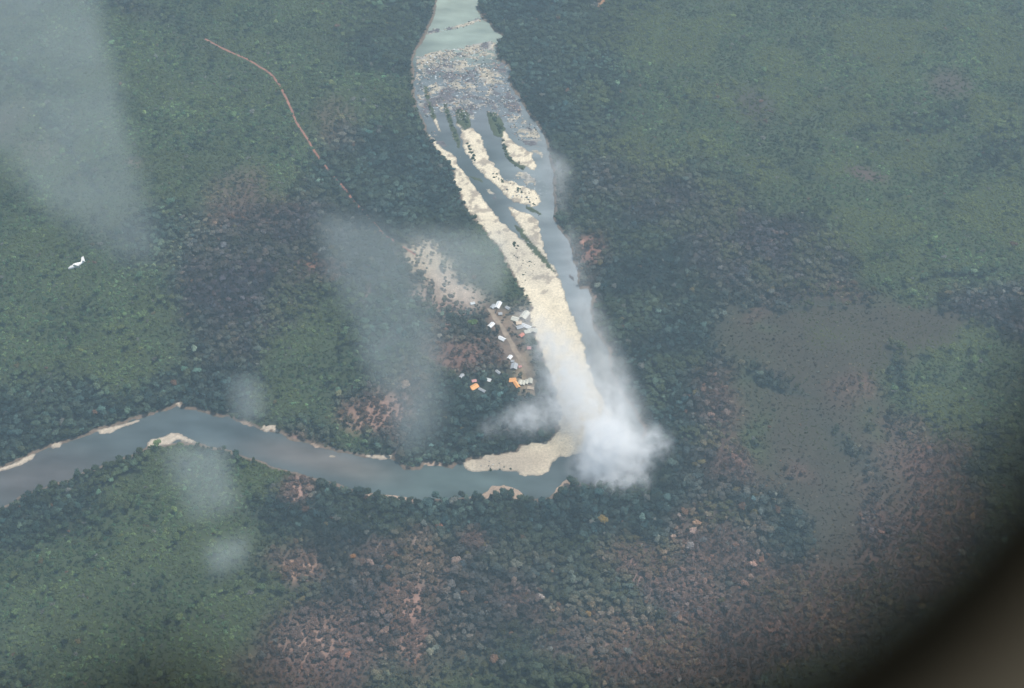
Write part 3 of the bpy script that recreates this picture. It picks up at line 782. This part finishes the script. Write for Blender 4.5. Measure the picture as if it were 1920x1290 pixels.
for i in ind:
    if not indset[i]: continue
    c = tint[i]; lum = c.mean()
    if c[0] > .16 and c[0] > 1.6 * c[1]: w_ = 'russet'
    elif c[0] > c[1] * 1.05: w_ = 'dry brown' if lum < .1 else 'pale dry brown'
    elif lum > .11: w_ = 'pale silvery'
    else: w_ = 'dark green' if lum < .05 else 'greyish green'
    rg, _k = region(qx[i], qy[i])
    add_tree(GX[i], GY[i], gz[i] - .1, rad[i], c, isD[i], 'big %s tree %s' % (w_, rg), '%s trees %s' % (w_, rg))
for sx, sy, r_, c, lb, rd in SPECIAL:
    x, y = gpt(sx, sy); x, y = float(x), float(y)
    z = float(land(np.array([x]), np.array([y]))[0][0])
    add_tree(x, y, z - .1, r_, c, rd, lb, lift=r_ * .95)

# bushes that stand by themselves on the bars
bush_c = (.040, .066, .038)
BUSH = []
def chain(pts, n, r0, r1, lab, grp):
    P = np.array(pts, float); 
    for k in range(n):
        s = random.uniform(0, len(P) - 1.001); i = int(s); f = s - i
        q = P[i] * (1 - f) + P[i + 1] * f + np.array((random.gauss(0, 2.0), random.gauss(0, 2.0)))
        BUSH.append((q[0], q[1], random.uniform(r0, r1), lab, grp))
chain([(876,268),(882,282),(886,292),(892,302)], 16, 2.4, 4.2, 'dark green bush on the inner edge of the middle sand bar', 'bushes on the middle sand bar')
chain([(940,262),(946,280),(954,296),(966,304),(980,312),(990,316)], 26, 2.2, 4.0, 'dark green bush along the lower left edge of the right sand bar', 'bushes on the right sand bar')
chain([(920,215),(930,225),(938,240),(940,252)], 22, 2.4, 4.6, 'green shrub on the grassy island amid the rapids', 'shrubs on the grassy island')
chain([(860,208),(870,220),(876,234)], 16, 2.4, 4.2, 'green shrub on the islet above the middle sand bar', 'shrubs on the islet')
chain([(834,195),(842,215),(850,238),(860,266)], 20, 2.0, 3.4, 'low shrub on the thin strip of land in the rapids', 'shrubs on the thin strip')
chain([(798,165),(805,195),(812,220)], 10, 1.8, 3.0, 'low shrub on the narrow green strip by the left bank', 'shrubs by the left bank')
chain([(920,320),(932,332),(944,342),(930,330)], 12, 1.6, 3.0, 'small dark bush on the waist of the middle sand bar', 'bushes on the waist of the bar')
chain([(966,348),(980,362),(990,372),(1000,384)], 14, 1.6, 3.2, 'small dark bush among the pale rocks at the bar end', 'bushes at the bar end')
chain([(958,455),(964,462),(966,458),(974,468)], 7, 2.0, 4.4, 'dark bush ringed by sand on the great beach', 'bushes on the great beach')
chain([(965,480),(985,490),(1000,492),(978,512),(990,528)], 14, 1.0, 2.0, 'scattered small bush on the upper beach', 'scattered beach bushes')
chain([(884,888),(935,876),(970,880),(960,902)], 8, 1.6, 3.0, 'low bush at the water edge of the sand tongue', 'bushes on the sand tongue')
for px, py, r_, lb, gp in BUSH:
    x, y = gpt(px, py); z = float(land(np.array([float(x)]), np.array([float(y)]))[0][0])
    if z < -1.3: continue
    o = link('bush', random.choice(SCRUB + ROUND)); o.location = (x, y, z - .25 * r_); o.scale = (r_, r_ * random.uniform(.8, 1.2), r_ * .9)
    o.rotation_euler = (0, 0, random.uniform(0, 6.28)); k = random.uniform(.7, 1.5); o['tint'] = [bush_c[0] * k, bush_c[1] * k, bush_c[2] * k, 1.0]
    tag(o, lb, 'bush', gp)

# ------------------------------------------------------------------ boulders
def rockmesh(seed, mat):
    r = np.random.default_rng(seed)
    v = ICO2[0].copy()
    dirs = r.normal(size=(7, 3)); dirs /= np.linalg.norm(dirs, axis=1)[:, None]
    for d in dirs:                                     # chop facets off a sphere
        h = r.uniform(.55, .85); s = v @ d
        v = v - np.outer(np.maximum(s - h, 0), d)
    v *= np.array((1, r.uniform(.6, .9), r.uniform(.45, .7)))
    return mesh('boulder', v, ICO2[1], mat)
STONE = [principled('stone_%s' % n, c, .85, .2, .3, 1.6, bump=.1) for n, c in (('grey', (.24, .235, .23)), ('buff', (.42, .36, .29)), ('white', (.58, .58, .56)), ('rust', (.42, .27, .19)), ('dark', (.10, .10, .095)))]
RM = [[rockmesh(600 + 10 * j + k, STONE[j]) for k in range(3)] for j in range(5)]
cand = []
tries = np.stack([rng.uniform(772, 1010, 9000), rng.uniform(26, 262, 9000)], 1)
rx, ry = gpt(tries[:, 0], tries[:, 1], -1.2)
rz, rdr, rk, rrf, _, _ = land(rx, ry)
peb = sdist(rx, ry, PEBBLE, 30); led = sdist(rx, ry, LEDGE, 30)
okr = (rrf > .35) & (rz > -2.3) & (rdr < 2)
for i in np.nonzero(okr)[0]:
    s = .5 + 2.4 * random.random() ** 3 + (2.0 * random.random() if peb[i] > -3 else 0)
    cand.append((s, rx[i], ry[i], rz[i], tries[i][0], tries[i][1], 'rapids' if led[i] < -1 else 'ledge', peb[i] > -3))
# pale boulders heaped at the end of the middle bar, and stones strewn on the bars and banks
for (cx, cyy, rx_, ry_, n, nm) in ((985, 362, 28, 16, 120, 'bar_end'), (1000, 445, 14, 34, 50, 'side_bar'), (980, 500, 28, 26, 50, 'beach'), (905, 872, 26, 7, 50, 'tongue'), (945, 290, 0, 0, 0, 'x'), (965, 335, 20, 8, 40, 'bar_end')):
    for k in range(n):
        px, py = random.gauss(cx, rx_ * .6), random.gauss(cyy, ry_ * .6)
        x, y = gpt(px, py); z = float(land(np.array([float(x)]), np.array([float(y)]))[0][0])
        if z < -2.2: continue
        cand.append(((.5 + 1.9 * random.random() ** 3) * (.8 if nm != 'bar_end' else 1.3), float(x), float(y), z, px, py, nm, False))
cand.sort(key=lambda c: -c[0])
WHERE = {'rapids': ('in the rapids at the top of the river', 'boulders in the rapids'), 'ledge': ('on the rock ledge across the upper river', 'boulders on the ledge'),
         'bar_end': ('heaped at the end of the middle sand bar', 'boulders at the bar end'), 'side_bar': ('on the pebbly side bar', 'boulders on the side bar'),
         'beach': ('on the upper part of the great beach', 'boulders on the beach'), 'tongue': ('at the tip of the sand tongue', 'boulders on the sand tongue')}
HUE = ['grey', 'buff', 'whitish', 'rust brown', 'dark']
SV = []; SF = []; SM = []; off = 0
rng2 = np.random.default_rng(5)
for k, (s, x, y, z, px, py, nm, pebb) in enumerate(cand):
    u_ = random.random()
    if nm in ('bar_end', 'side_bar', 'beach'): j = 1 if u_ < .55 else 2 if u_ < .7 else 0 if u_ < .85 else 4
    elif pebb: j = 1 if u_ < .5 else 0 if u_ < .85 else 2
    else: j = 0 if u_ < .45 else 1 if u_ < .62 else 2 if u_ < .67 else 3 if u_ < .76 else 4
    if nm == 'rapids' and math.hypot(px - 940, (py - 118) * 1.4) < 16: j = 3 if u_ < .7 else 1
    me = RM[j][k % 3]
    rot = Quaternion((0, 0, 1), random.uniform(0, 6.28)) @ Quaternion((1, 0, 0), random.uniform(-.3, .3))
    zz = max(z, -1.5) + s * .12
    if k < 296:
        o = link('boulder', me); o.location = (x, y, zz); o.rotation_mode = 'QUATERNION'; o.rotation_quaternion = rot; o.scale = (s, s, s)
        wl, wg = WHERE[nm]
        if nm == 'rapids':
            sub = ('on the pebble bank below the upper pool' if pebb else 'beside the rusty rocks at the right bank' if px > 925 and py < 150 else 'close to the left bank of the rapids' if px < 805
                   else 'in the top row of the rapids' if py < 110 else 'in the foaming middle of the rapids' if px > 860 and py < 165 else 'in the left middle of the rapids' if py < 165
                   else 'in the lower right rapids' if px > 935 else 'in the lower rapids above the sand bars')
            wl, wg = sub, 'boulders ' + sub
        size = 'large ' if s > 3.0 else 'small ' if s < 2.0 else ''
        tag(o, '%s%s weathered boulder %s' % (size, HUE[j], wl), 'boulder', size + HUE[j] + ' ' + wg)
    elif k < 1500:
        r_ = ICO1[0] * (1 + rng2.uniform(-.22, .22, (len(ICO1[0]), 1))) * np.array((1, .75, .6)) * s
        a_ = random.uniform(0, 6.28); ca, sa = math.cos(a_), math.sin(a_)
        v = np.stack([r_[:, 0] * ca - r_[:, 1] * sa + x, r_[:, 0] * sa + r_[:, 1] * ca + y, r_[:, 2] + zz], 1)
        SV.append(v); SF += [[q + off for q in f] for f in ICO1[1]]; SM += [j] * len(ICO1[1]); off += len(v)
me = mesh('stones', np.concatenate(SV), SF)
for m_ in STONE: me.materials.append(m_)
me.polygons.foreach_set('material_index', SM)
tag(link('stones', me), 'small stones strewn through the rapids and over the bars', kind='stuff')

# ------------------------------------------------------------------ village
ROOF = {n: principled('roof_' + n, c, .55, .4, .12, .8) for n, c in dict(white=(.82, .83, .84), grey=(.42, .44, .47), cream=(.66, .64, .54), tan=(.72, .56, .40), red=(.72, .24, .16), pink=(.66, .32, .30), orange=(.90, .42, .14)).items()}
WALL = principled('hut_wall', (.45, .38, .29), .9, .1, .2, 1.0)
DARK = principled('opening', (.03, .028, .025), .9, .1)
RIDGE = principled('ridge_cap', (.35, .33, .30), .8, .2)
def box(V, F, x0, x1, y0, y1, z0, z1):
    n = len(V)
    V += [(x0, y0, z0), (x1, y0, z0), (x1, y1, z0), (x0, y1, z0), (x0, y0, z1), (x1, y0, z1), (x1, y1, z1), (x0, y1, z1)]
    F += [(n, n + 3, n + 2, n + 1), (n + 4, n + 5, n + 6, n + 7), (n, n + 1, n + 5, n + 4), (n + 1, n + 2, n + 6, n + 5), (n + 2, n + 3, n + 7, n + 6), (n + 3, n, n + 4, n + 7)]
for (px, py, ln, wd, yaw, rf_, lb) in HUTS:
    x, y = gpt(px, py, 3); x, y = float(x), float(y)
    z = float(land(np.array([x]), np.array([y]))[0][0])
    e = link('hut', None); e.location = (x, y, z - .1); e.rotation_euler = (0, 0, R(yaw)); e.empty_display_size = 1
    tag(e, lb, 'hut', 'village huts')
    ln *= 1.15; wd *= 1.15
    a, c, h, rg = ln / 2, wd / 2, 2.5, 2.5 + wd * .28
    V = [(-a, -c, 0), (a, -c, 0), (a, c, 0), (-a, c, 0), (-a, -c, h), (a, -c, h), (a, c, h), (-a, c, h), (-a, 0, rg - .12), (a, 0, rg - .12)]
    F = [(0, 1, 5, 4), (2, 3, 7, 6), (1, 2, 6, 9, 5), (3, 0, 4, 8, 7), (0, 3, 2, 1)]
    link('wall', mesh('wall', V, F, WALL), e)
    o_ = .6; sl = (rg - h) / c; V = []; F = []
    for s in (-1, 1):
        n = len(V); ye = s * (c + o_); ze = h - sl * o_
        V += [(-a - o_, 0, rg), (a + o_, 0, rg), (a + o_, ye, ze), (-a - o_, ye, ze), (-a - o_, 0, rg + .12), (a + o_, 0, rg + .12), (a + o_, ye, ze + .12), (-a - o_, ye, ze + .12)]
        F += [(n, n + 1, n + 2, n + 3), (n + 4, n + 7, n + 6, n + 5), (n + 2, n + 3, n + 7, n + 6), (n, n + 3, n + 7, n + 4), (n + 1, n + 5, n + 6, n + 2)]
    rfo = link('roof', mesh('roof', V, F, ROOF[rf_]), e)
    V = []; F = []; box(V, F, -a - o_, a + o_, -.14, .14, rg + .13, rg + .22)
    link('ridge_cap', mesh('ridge_cap', V, F, RIDGE), rfo)
    V = []; F = []; box(V, F, -.5, .5, -c - .05, -c + .02, .05, 2.0); link('door', mesh('door', V, F, DARK), e)
    if ln > 7:
        for q in (-a * .55, a * .55):
            V = []; F = []; box(V, F, q - .4, q + .4, -c - .04, -c + .02, 1.0, 1.8); link('window', mesh('window', V, F, DARK), e)

# ------------------------------------------------------------------ light aircraft
white = principled('aircraft_paint', (.86, .86, .84), .35, .5)
glassd = principled('cockpit_glass', (.05, .06, .07), .1, .6)
f_im, u_im = Vector((-.93, -.37)), Vector((-.37, .93))
cr, cu, cb = Vector((1, 0, 0)), Vector((0, CT, ST)), Vector((0, -ST, CT))      # camera right, up, back
px, py, dist = 143, 497.5, 1020
ray = Vector(((px - 960) / FPX, -(py - 645) / FPX, -1)); ray.normalize()
pos = Vector((0, 0, CAM_H)) + (cr * ray.x + cu * ray.y + cb * ray.z) * dist
fw = (cr * f_im.x + cu * f_im.y).normalized()
up0 = (cr * u_im.x + cu * u_im.y).normalized(); side = fw.cross(up0).normalized()
up = (up0 * math.cos(R(24)) - side * math.sin(R(24))).normalized() if False else (Matrix.Rotation(R(5), 3, fw) @ up0)
side = up.cross(fw)
Mx = Matrix((fw, side, up)).transposed().to_4x4()
plane = link('light_aircraft', None); plane.matrix_world = Matrix.Translation(pos) @ Mx @ Matrix.Diagonal((.9, 1.0, 1.25, 1))
tag(plane, 'small white light aircraft banking over the green scrub at the left', 'airplane')
def loft(name, secs, mat, parent, k=14):
    V = []; F = []
    for (x, zc, ry, rz_) in secs:
        for i in range(k):
            a = 6.283185 * i / k; V.append((x, math.cos(a) * ry, zc + math.sin(a) * rz_))
    for s in range(len(secs) - 1):
        for i in range(k): F.append((s * k + i, s * k + (i + 1) % k, (s + 1) * k + (i + 1) % k, (s + 1) * k + i))
    F.append(tuple(range(k))); F.append(tuple(range((len(secs) - 1) * k, len(secs) * k))[::-1])
    return link(name, mesh(name, V, F, mat, True), parent)
loft('fuselage', [(6.0, -.1, .12, .12), (5.6, -.05, .42, .45), (4.6, 0, .62, .7), (3.0, .1, .8, .95), (1.2, .15, .9, 1.15), (-1.0, .1, .85, 1.05), (-3.2, .15, .5, .65), (-5.2, .3, .25, .35), (-6.3, .35, .1, .18)], white, plane)
def slab(name, pts, th, mat, parent, ax='z'):
    V = [(p[0], p[1], p[2] - (th / 2 if ax == 'z' else 0)) if ax == 'z' else (p[0], p[1] - th / 2, p[2]) for p in pts] + [(p[0], p[1], p[2] + th / 2) if ax == 'z' else (p[0], p[1] + th / 2, p[2]) for p in pts]
    n = len(pts)
    F = [tuple(range(n))[::-1], tuple(range(n, 2 * n))] + [(i, (i + 1) % n, n + (i + 1) % n, n + i) for i in range(n)]
    return link(name, mesh(name, V, F, mat), parent)
for s in (-1, 1):
    slab('wing', [(1.2, s * .6, -.75), (.6, s * 6.6, -.45), (-.7, s * 6.6, -.45), (-1.5, s * .6, -.75)], .22, white, plane)
    slab('tailplane', [(-4.8, s * .1, .5), (-5.3, s * 2.5, .55), (-6.3, s * 2.5, .55), (-6.2, s * .1, .5)], .12, white, plane)
    loft('wheel', [(2.0, -1.35, .12, .12), (1.8, -1.4, .2, .3), (1.5, -1.4, .2, .3), (1.3, -1.35, .1, .1)], glassd, plane, 8).location = (0, s * 1.1, 0)
slab('fin', [(-3.6, 0, .5), (-5.3, 0, 2.9), (-6.9, 0, 2.9), (-6.5, 0, .2)], .16, white, plane, 'y')
loft('windscreen', [(3.6, .75, .3, .12), (3.1, .85, .62, .3), (2.2, .95, .7, .3), (1.8, 1.0, .5, .2)], glassd, plane)
slab('propeller', [(6.08, -1.0, -.22), (6.08, 1.0, -.02), (6.08, 1.0, .0), (6.08, -1.0, -.1)], .14, glassd, plane)

# ------------------------------------------------------------------ the aircraft window the picture is taken through
seal = principled('rubber_seal', (.004, .0035, .001), .8, .1)
trim = principled('trim_panel', (.095, .085, .062), .8, .1, .08, 20)
D0 = .23
win = link('cabin_window_surround', None)
win.matrix_world = cam.matrix_basis if False else (Matrix.Translation((0, 0, CAM_H)) @ Matrix.Rotation(R(90 - PITCH), 4, 'X') @ Matrix.Translation((0, 0, -D0)))
tag(win, 'dark out of focus cabin window surround curving across the lower right corner', 'window frame')
k_ = D0 / FPX
def P2(px, py): return ((px - 960) * k_, -(py - 645) * k_)
# inner outline of the opening: a rounded rectangle, uneven along the bottom with a bump at the lower left
rim = []
rim += [P2(*q) for q in ((2190, 320), (2140, 480), (2065, 640), (1965, 790), (1860, 925), (1750, 1040), (1630, 1140), (1480, 1235), (1320, 1305), (1120, 1385), (1000, 1420), (850, 1440), (700, 1440), (560, 1415), (460, 1380), (380, 1288), (300, 1250), (210, 1268), (140, 1370), (0, 1400), (-150, 1380), (-270, 1320), (-350, 1230), (-385, 1100))]
rim += [P2(-390, 600), P2(-390, 0), P2(-350, -230), P2(-250, -360), P2(-120, -420), P2(400, -440), P2(1000, -440), P2(1500, -420), P2(1850, -400), P2(2050, -280), P2(2150, -80), P2(2180, 200)]
def ring(name, o0, o1, z0, z1, mat, segs=4):
    """closed moulding: profile between offsets o0..o1 outward and depths z0..z1, rounded"""
    n = len(rim); V = []; F = []
    c = np.array(rim); cen = c.mean(0)
    nx_ = np.roll(c, -1, 0) - np.roll(c, 1, 0); nn = np.stack([nx_[:, 1], -nx_[:, 0]], 1); nn /= np.linalg.norm(nn, axis=1)[:, None]
    if ((c - cen) * nn).sum() < 0: nn = -nn
    prof = []
    for i in range(segs * 4):
        a = 6.283185 * (i + .5) / (segs * 4)
        ca, sa = math.cos(a), math.sin(a)
        prof.append(((o0 + o1) / 2 + (o1 - o0) / 2 * math.copysign(abs(ca) ** .5, ca), (z0 + z1) / 2 + (z1 - z0) / 2 * math.copysign(abs(sa) ** .5, sa)))
    m_ = len(prof)
    for i in range(n):
        for (o, z) in prof: V.append((c[i][0] + nn[i][0] * o, c[i][1] + nn[i][1] * o, z))
    for i in range(n):
        for j in range(m_): F.append((i * m_ + j, i * m_ + (j + 1) % m_, ((i + 1) % n) * m_ + (j + 1) % m_, ((i + 1) % n) * m_ + j))
    return link(name, mesh(name, V, F, mat, True), win)
ring('seal', -.002, .0190, -.012, .006, seal)
ring('trim_panel', .0195, .12, -.03, .004, trim)

# ------------------------------------------------------------------ smoke, pale veils and haze
def smoke(name, segs, dens, label, color=(1, 1, 1), noise=(.02, .35, .65), zs=1.0, step=.35, soft=1.0, bias=.25, flat=False, g=0.0):
    """one drifting cloud: capsule chain (px,py,height,radius) pairs, density fading outward, broken up by noise"""
    pts = []
    for (a, b_) in segs:
        q = []
        for (px, py, h, r_, wgt) in (a, b_):
            x, y = gpt(px, py, h); q.append((Vector((float(x), float(y), h)), r_, wgt))
        pts.append(q)
    allp = [(p, r_) for q in pts for (p, r_, w_) in q]
    c0 = sum((p for p, _ in allp), Vector()) / len(allp)
    lo = Vector([min(p[i] - r_ * (1 if i < 2 else zs) for p, r_ in allp) for i in range(3)]); hi = Vector([max(p[i] + r_ * (1 if i < 2 else zs) for p, r_ in allp) for i in range(3)])
    lo.z = max(lo.z, -3)
    V = []; F = []; box(V, F, lo.x - c0.x, hi.x - c0.x, lo.y - c0.y, hi.y - c0.y, lo.z - c0.z, hi.z - c0.z)
    m, t, N, L = nt(name)
    N.remove(N['Principled BSDF']); out = N['Material Output']
    tc = N.new('ShaderNodeTexCoord')
    def vm(op, a_, b__=None, s=None):
        n = N.new('ShaderNodeVectorMath'); n.operation = op
        for k, v in ((0, a_), (1, b__)):
            if v is None: continue
            if hasattr(v, 'links'): L.new(v, n.inputs[k])
            else: n.inputs[k].default_value = v
        if s is not None:
            if hasattr(s, 'links'): L.new(s, n.inputs['Scale'])
            else: n.inputs['Scale'].default_value = s
        return n.outputs['Value'] if op in ('DOT_PRODUCT', 'LENGTH', 'DISTANCE') else n.outputs[0]
    def ma(op, *a_, clamp=False):
        n = N.new('ShaderNodeMath'); n.operation = op; n.use_clamp = clamp
        for k, v in enumerate(a_):
            if hasattr(v, 'links'): L.new(v, n.inputs[k])
            else: n.inputs[k].default_value = v
        return n.outputs[0]
    pos = tc.outputs['Object']
    # warp for curling edges
    nz = N.new('ShaderNodeTexNoise'); nz.inputs['Scale'].default_value = noise[0]; nz.inputs['Detail'].default_value = 4; nz.inputs['Roughness'].default_value = .6
    L.new(pos, nz.inputs['Vector'])
    wv = vm('SCALE', vm('SUBTRACT', nz.outputs['Color'], (.5, .5, .5)), s=.9 * soft / noise[0] * .45)
    p = vm('ADD', pos, wv)
    pz = vm('MULTIPLY', p, (1, 1, 1 / zs))
    tot = None
    for (a, r0, w0), (b_, r1, w1) in pts:
        A = a - c0; B = b_ - c0
        A = Vector((A.x, A.y, A.z / zs)); B = Vector((B.x, B.y, B.z / zs))
        D = B - A; L2 = max(D.length_squared, 1e-3)
        pa = vm('SUBTRACT', pz, tuple(A))
        tt = ma('MULTIPLY', vm('DOT_PRODUCT', pa, tuple(D)), 1 / L2, clamp=True)
        d = vm('LENGTH', vm('SUBTRACT', pa, vm('SCALE', tuple(D), s=tt)))
        rr = ma('MULTIPLY_ADD', tt, r1 - r0, r0)
        q_ = ma('DIVIDE', d, rr)
        v = ma('SUBTRACT', 1.0, ma('MULTIPLY', q_, q_) if flat else q_, clamp=True)
        v = ma('MULTIPLY', v, v)
        v = ma('MULTIPLY', v, ma('MULTIPLY_ADD', tt, w1 - w0, w0))
        tot = v if tot is None else ma('ADD', tot, v)
    n2_ = N.new('ShaderNodeTexNoise'); n2_.inputs['Scale'].default_value = noise[0] * 2.3; n2_.inputs['Detail'].default_value = 4; n2_.inputs['Roughness'].default_value = .62
    L.new(p, n2_.inputs['Vector'])
    mr = N.new('ShaderNodeMapRange'); mr.inputs['From Min'].default_value = noise[1]; mr.inputs['From Max'].default_value = noise[2]
    mr.inputs['To Min'].default_value = bias; mr.inputs['To Max'].default_value = 1.0
    L.new(n2_.outputs['Fac'], mr.inputs['Value'])
    den = ma('MULTIPLY', ma('MULTIPLY', tot, mr.outputs[0]), dens)
    pv = N.new('ShaderNodeVolumePrincipled'); pv.inputs['Color'].default_value = (*color, 1); pv.inputs['Anisotropy'].default_value = g
    L.new(den, pv.inputs['Density']); L.new(pv.outputs[0], out.inputs['Volume'])
    m.cycles.volume_step_rate = step
    o = link(name, mesh(name, V, F, m)); o.location = c0
    tag(o, label, kind='stuff')
    return o

smoke('smoke', [((1130,868,14,50,4.5), (1142,838,34,62,4.5)), ((1140,905,10,36,.9), (1110,875,20,56,1.1)), ((1185,862,24,54,.9), (1222,832,32,50,.8)), ((1145,840,36,74,.9), (1145,770,46,66,.36)),
               ((1110,800,46,76,.42), (1070,720,54,84,.36)), ((1070,720,54,80,.34), (1035,650,56,66,.26)), ((1035,650,56,56,.24), (990,590,46,42,.2)),
               ((1070,765,36,66,.34), (990,785,30,56,.36)), ((990,785,30,50,.34), (915,805,22,30,.24)), ((1150,905,10,40,.8),(1190,895,18,44,.8)), ((1160,800,30,60,.3),(1150,730,40,60,.25))],
      .11, 'dense white smoke rising from the river bend', noise=(.023, .41, .61), step=.25, bias=.12, g=-.45)
smoke('thin_veil', [((1180,790,20,60,.5), (1140,690,26,56,.5)), ((1140,690,26,54,.5), (1096,570,24,46,.5)), ((1090,530,20,36,.3), (1070,440,18,38,.3)), ((1056,400,16,30,.2), (1046,320,20,52,.5)), ((1046,310,16,42,.4), (1018,270,14,30,.2))],
      .045, 'thin smoke drifting up the right channel of the river', noise=(.02, .35, .65), step=.4)
def veil(name, polys, dens, h0, h1, label):  # pale patches drawn as soft-edged volumes with hand-set outlines
    """a thin pale volume over part of the ground; each edge of its plan has its own softness in metres"""
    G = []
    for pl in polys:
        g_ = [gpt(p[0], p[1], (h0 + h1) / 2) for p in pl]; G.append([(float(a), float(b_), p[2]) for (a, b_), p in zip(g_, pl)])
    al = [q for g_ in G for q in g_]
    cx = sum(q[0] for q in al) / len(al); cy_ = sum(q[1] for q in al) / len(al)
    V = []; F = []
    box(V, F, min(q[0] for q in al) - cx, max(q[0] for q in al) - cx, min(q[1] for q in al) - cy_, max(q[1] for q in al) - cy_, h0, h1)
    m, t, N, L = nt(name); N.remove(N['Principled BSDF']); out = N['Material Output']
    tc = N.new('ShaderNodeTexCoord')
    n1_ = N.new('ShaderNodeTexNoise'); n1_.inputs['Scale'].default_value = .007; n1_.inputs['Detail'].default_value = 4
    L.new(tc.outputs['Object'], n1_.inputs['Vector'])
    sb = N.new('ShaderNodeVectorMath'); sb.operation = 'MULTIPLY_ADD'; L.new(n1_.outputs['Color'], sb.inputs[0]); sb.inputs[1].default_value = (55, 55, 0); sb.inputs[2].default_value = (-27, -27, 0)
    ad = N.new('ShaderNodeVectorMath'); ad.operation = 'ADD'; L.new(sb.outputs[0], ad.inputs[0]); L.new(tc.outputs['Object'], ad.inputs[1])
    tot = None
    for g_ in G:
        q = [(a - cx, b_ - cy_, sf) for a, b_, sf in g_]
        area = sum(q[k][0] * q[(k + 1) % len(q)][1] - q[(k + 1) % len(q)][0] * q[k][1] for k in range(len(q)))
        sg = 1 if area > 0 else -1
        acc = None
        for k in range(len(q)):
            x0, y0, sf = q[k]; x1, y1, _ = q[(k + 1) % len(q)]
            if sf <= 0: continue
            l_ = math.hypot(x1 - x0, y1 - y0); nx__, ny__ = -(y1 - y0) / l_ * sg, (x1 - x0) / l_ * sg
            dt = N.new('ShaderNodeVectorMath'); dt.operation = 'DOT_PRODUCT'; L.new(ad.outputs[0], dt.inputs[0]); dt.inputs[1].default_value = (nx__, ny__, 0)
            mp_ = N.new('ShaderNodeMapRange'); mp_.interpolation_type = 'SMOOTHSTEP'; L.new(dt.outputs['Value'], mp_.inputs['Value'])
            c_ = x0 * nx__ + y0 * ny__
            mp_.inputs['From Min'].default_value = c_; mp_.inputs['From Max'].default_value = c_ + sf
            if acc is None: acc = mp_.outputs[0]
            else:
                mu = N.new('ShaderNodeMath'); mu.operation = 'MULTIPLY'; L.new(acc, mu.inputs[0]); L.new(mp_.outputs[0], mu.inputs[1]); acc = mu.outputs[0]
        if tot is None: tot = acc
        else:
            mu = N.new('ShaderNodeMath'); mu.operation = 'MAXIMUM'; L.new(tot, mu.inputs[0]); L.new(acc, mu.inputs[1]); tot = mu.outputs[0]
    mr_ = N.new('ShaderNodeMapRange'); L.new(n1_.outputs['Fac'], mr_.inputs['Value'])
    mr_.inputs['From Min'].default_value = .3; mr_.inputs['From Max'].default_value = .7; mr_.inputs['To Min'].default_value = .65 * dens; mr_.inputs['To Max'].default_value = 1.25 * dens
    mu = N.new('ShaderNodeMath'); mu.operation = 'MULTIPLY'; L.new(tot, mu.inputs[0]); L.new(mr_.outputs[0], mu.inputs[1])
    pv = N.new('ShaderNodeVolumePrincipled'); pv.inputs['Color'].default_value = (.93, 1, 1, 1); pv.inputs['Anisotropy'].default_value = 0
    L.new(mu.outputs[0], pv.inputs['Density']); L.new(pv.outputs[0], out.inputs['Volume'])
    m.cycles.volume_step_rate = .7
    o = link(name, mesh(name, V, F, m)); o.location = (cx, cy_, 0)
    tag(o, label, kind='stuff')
veil('thin_veil', [[(-150, -150, 150), (210, -150, 110), (262, 60, 110), (298, 180, 110), (380, 490, 90), (190, 520, 110), (-60, 330, 120), (-200, 150, 0)]], .0030, 30, 90, 'pale veil over the green scrub at the upper left')
veil('thin_veil', [[(545, 370, 90), (800, 405, 110), (880, 600, 80), (862, 845, 90), (740, 900, 70), (668, 750, 70)], [(700, 405, 60), (965, 425, 45), (975, 540, 60), (860, 630, 60)]], .0044, 25, 80, 'pale veil over the wood and clearing west of the beach')
veil('thin_veil', [[(270, 820, 60), (450, 815, 50), (475, 960, 60), (330, 1010, 60)], [(355, 1010, 50), (490, 985, 40), (492, 1070, 40), (380, 1100, 50)]], .0070, 20, 60, 'two soft pale patches over the scrub south of the river')
veil('thin_veil', [[(400, 700, 50), (505, 680, 50), (525, 800, 50), (420, 810, 50)]], .007, 20, 60, 'faint pale patch over the north bank')

hm, t, N, L = nt('haze_air')
N.remove(N['Principled BSDF'])
pv = N.new('ShaderNodeVolumePrincipled'); pv.inputs['Color'].default_value = (.66, .87, 1.0, 1); pv.inputs['Density'].default_value = .000091; pv.inputs['Anisotropy'].default_value = .2
L.new(pv.outputs[0], N['Material Output'].inputs['Volume'])
V = []; F = []; g = 17500; box(V, F, -g, g, -g, g, -60, CAM_H + 12)
haze = link('haze', mesh('haze', V, F, hm))
tag(haze, 'even bluish haze in the air between the aircraft and the ground', kind='stuff')
print('counts', len(iD), len(iB), len(iG), 'tri', len(Xf) * 2, 'cand', len(cand))
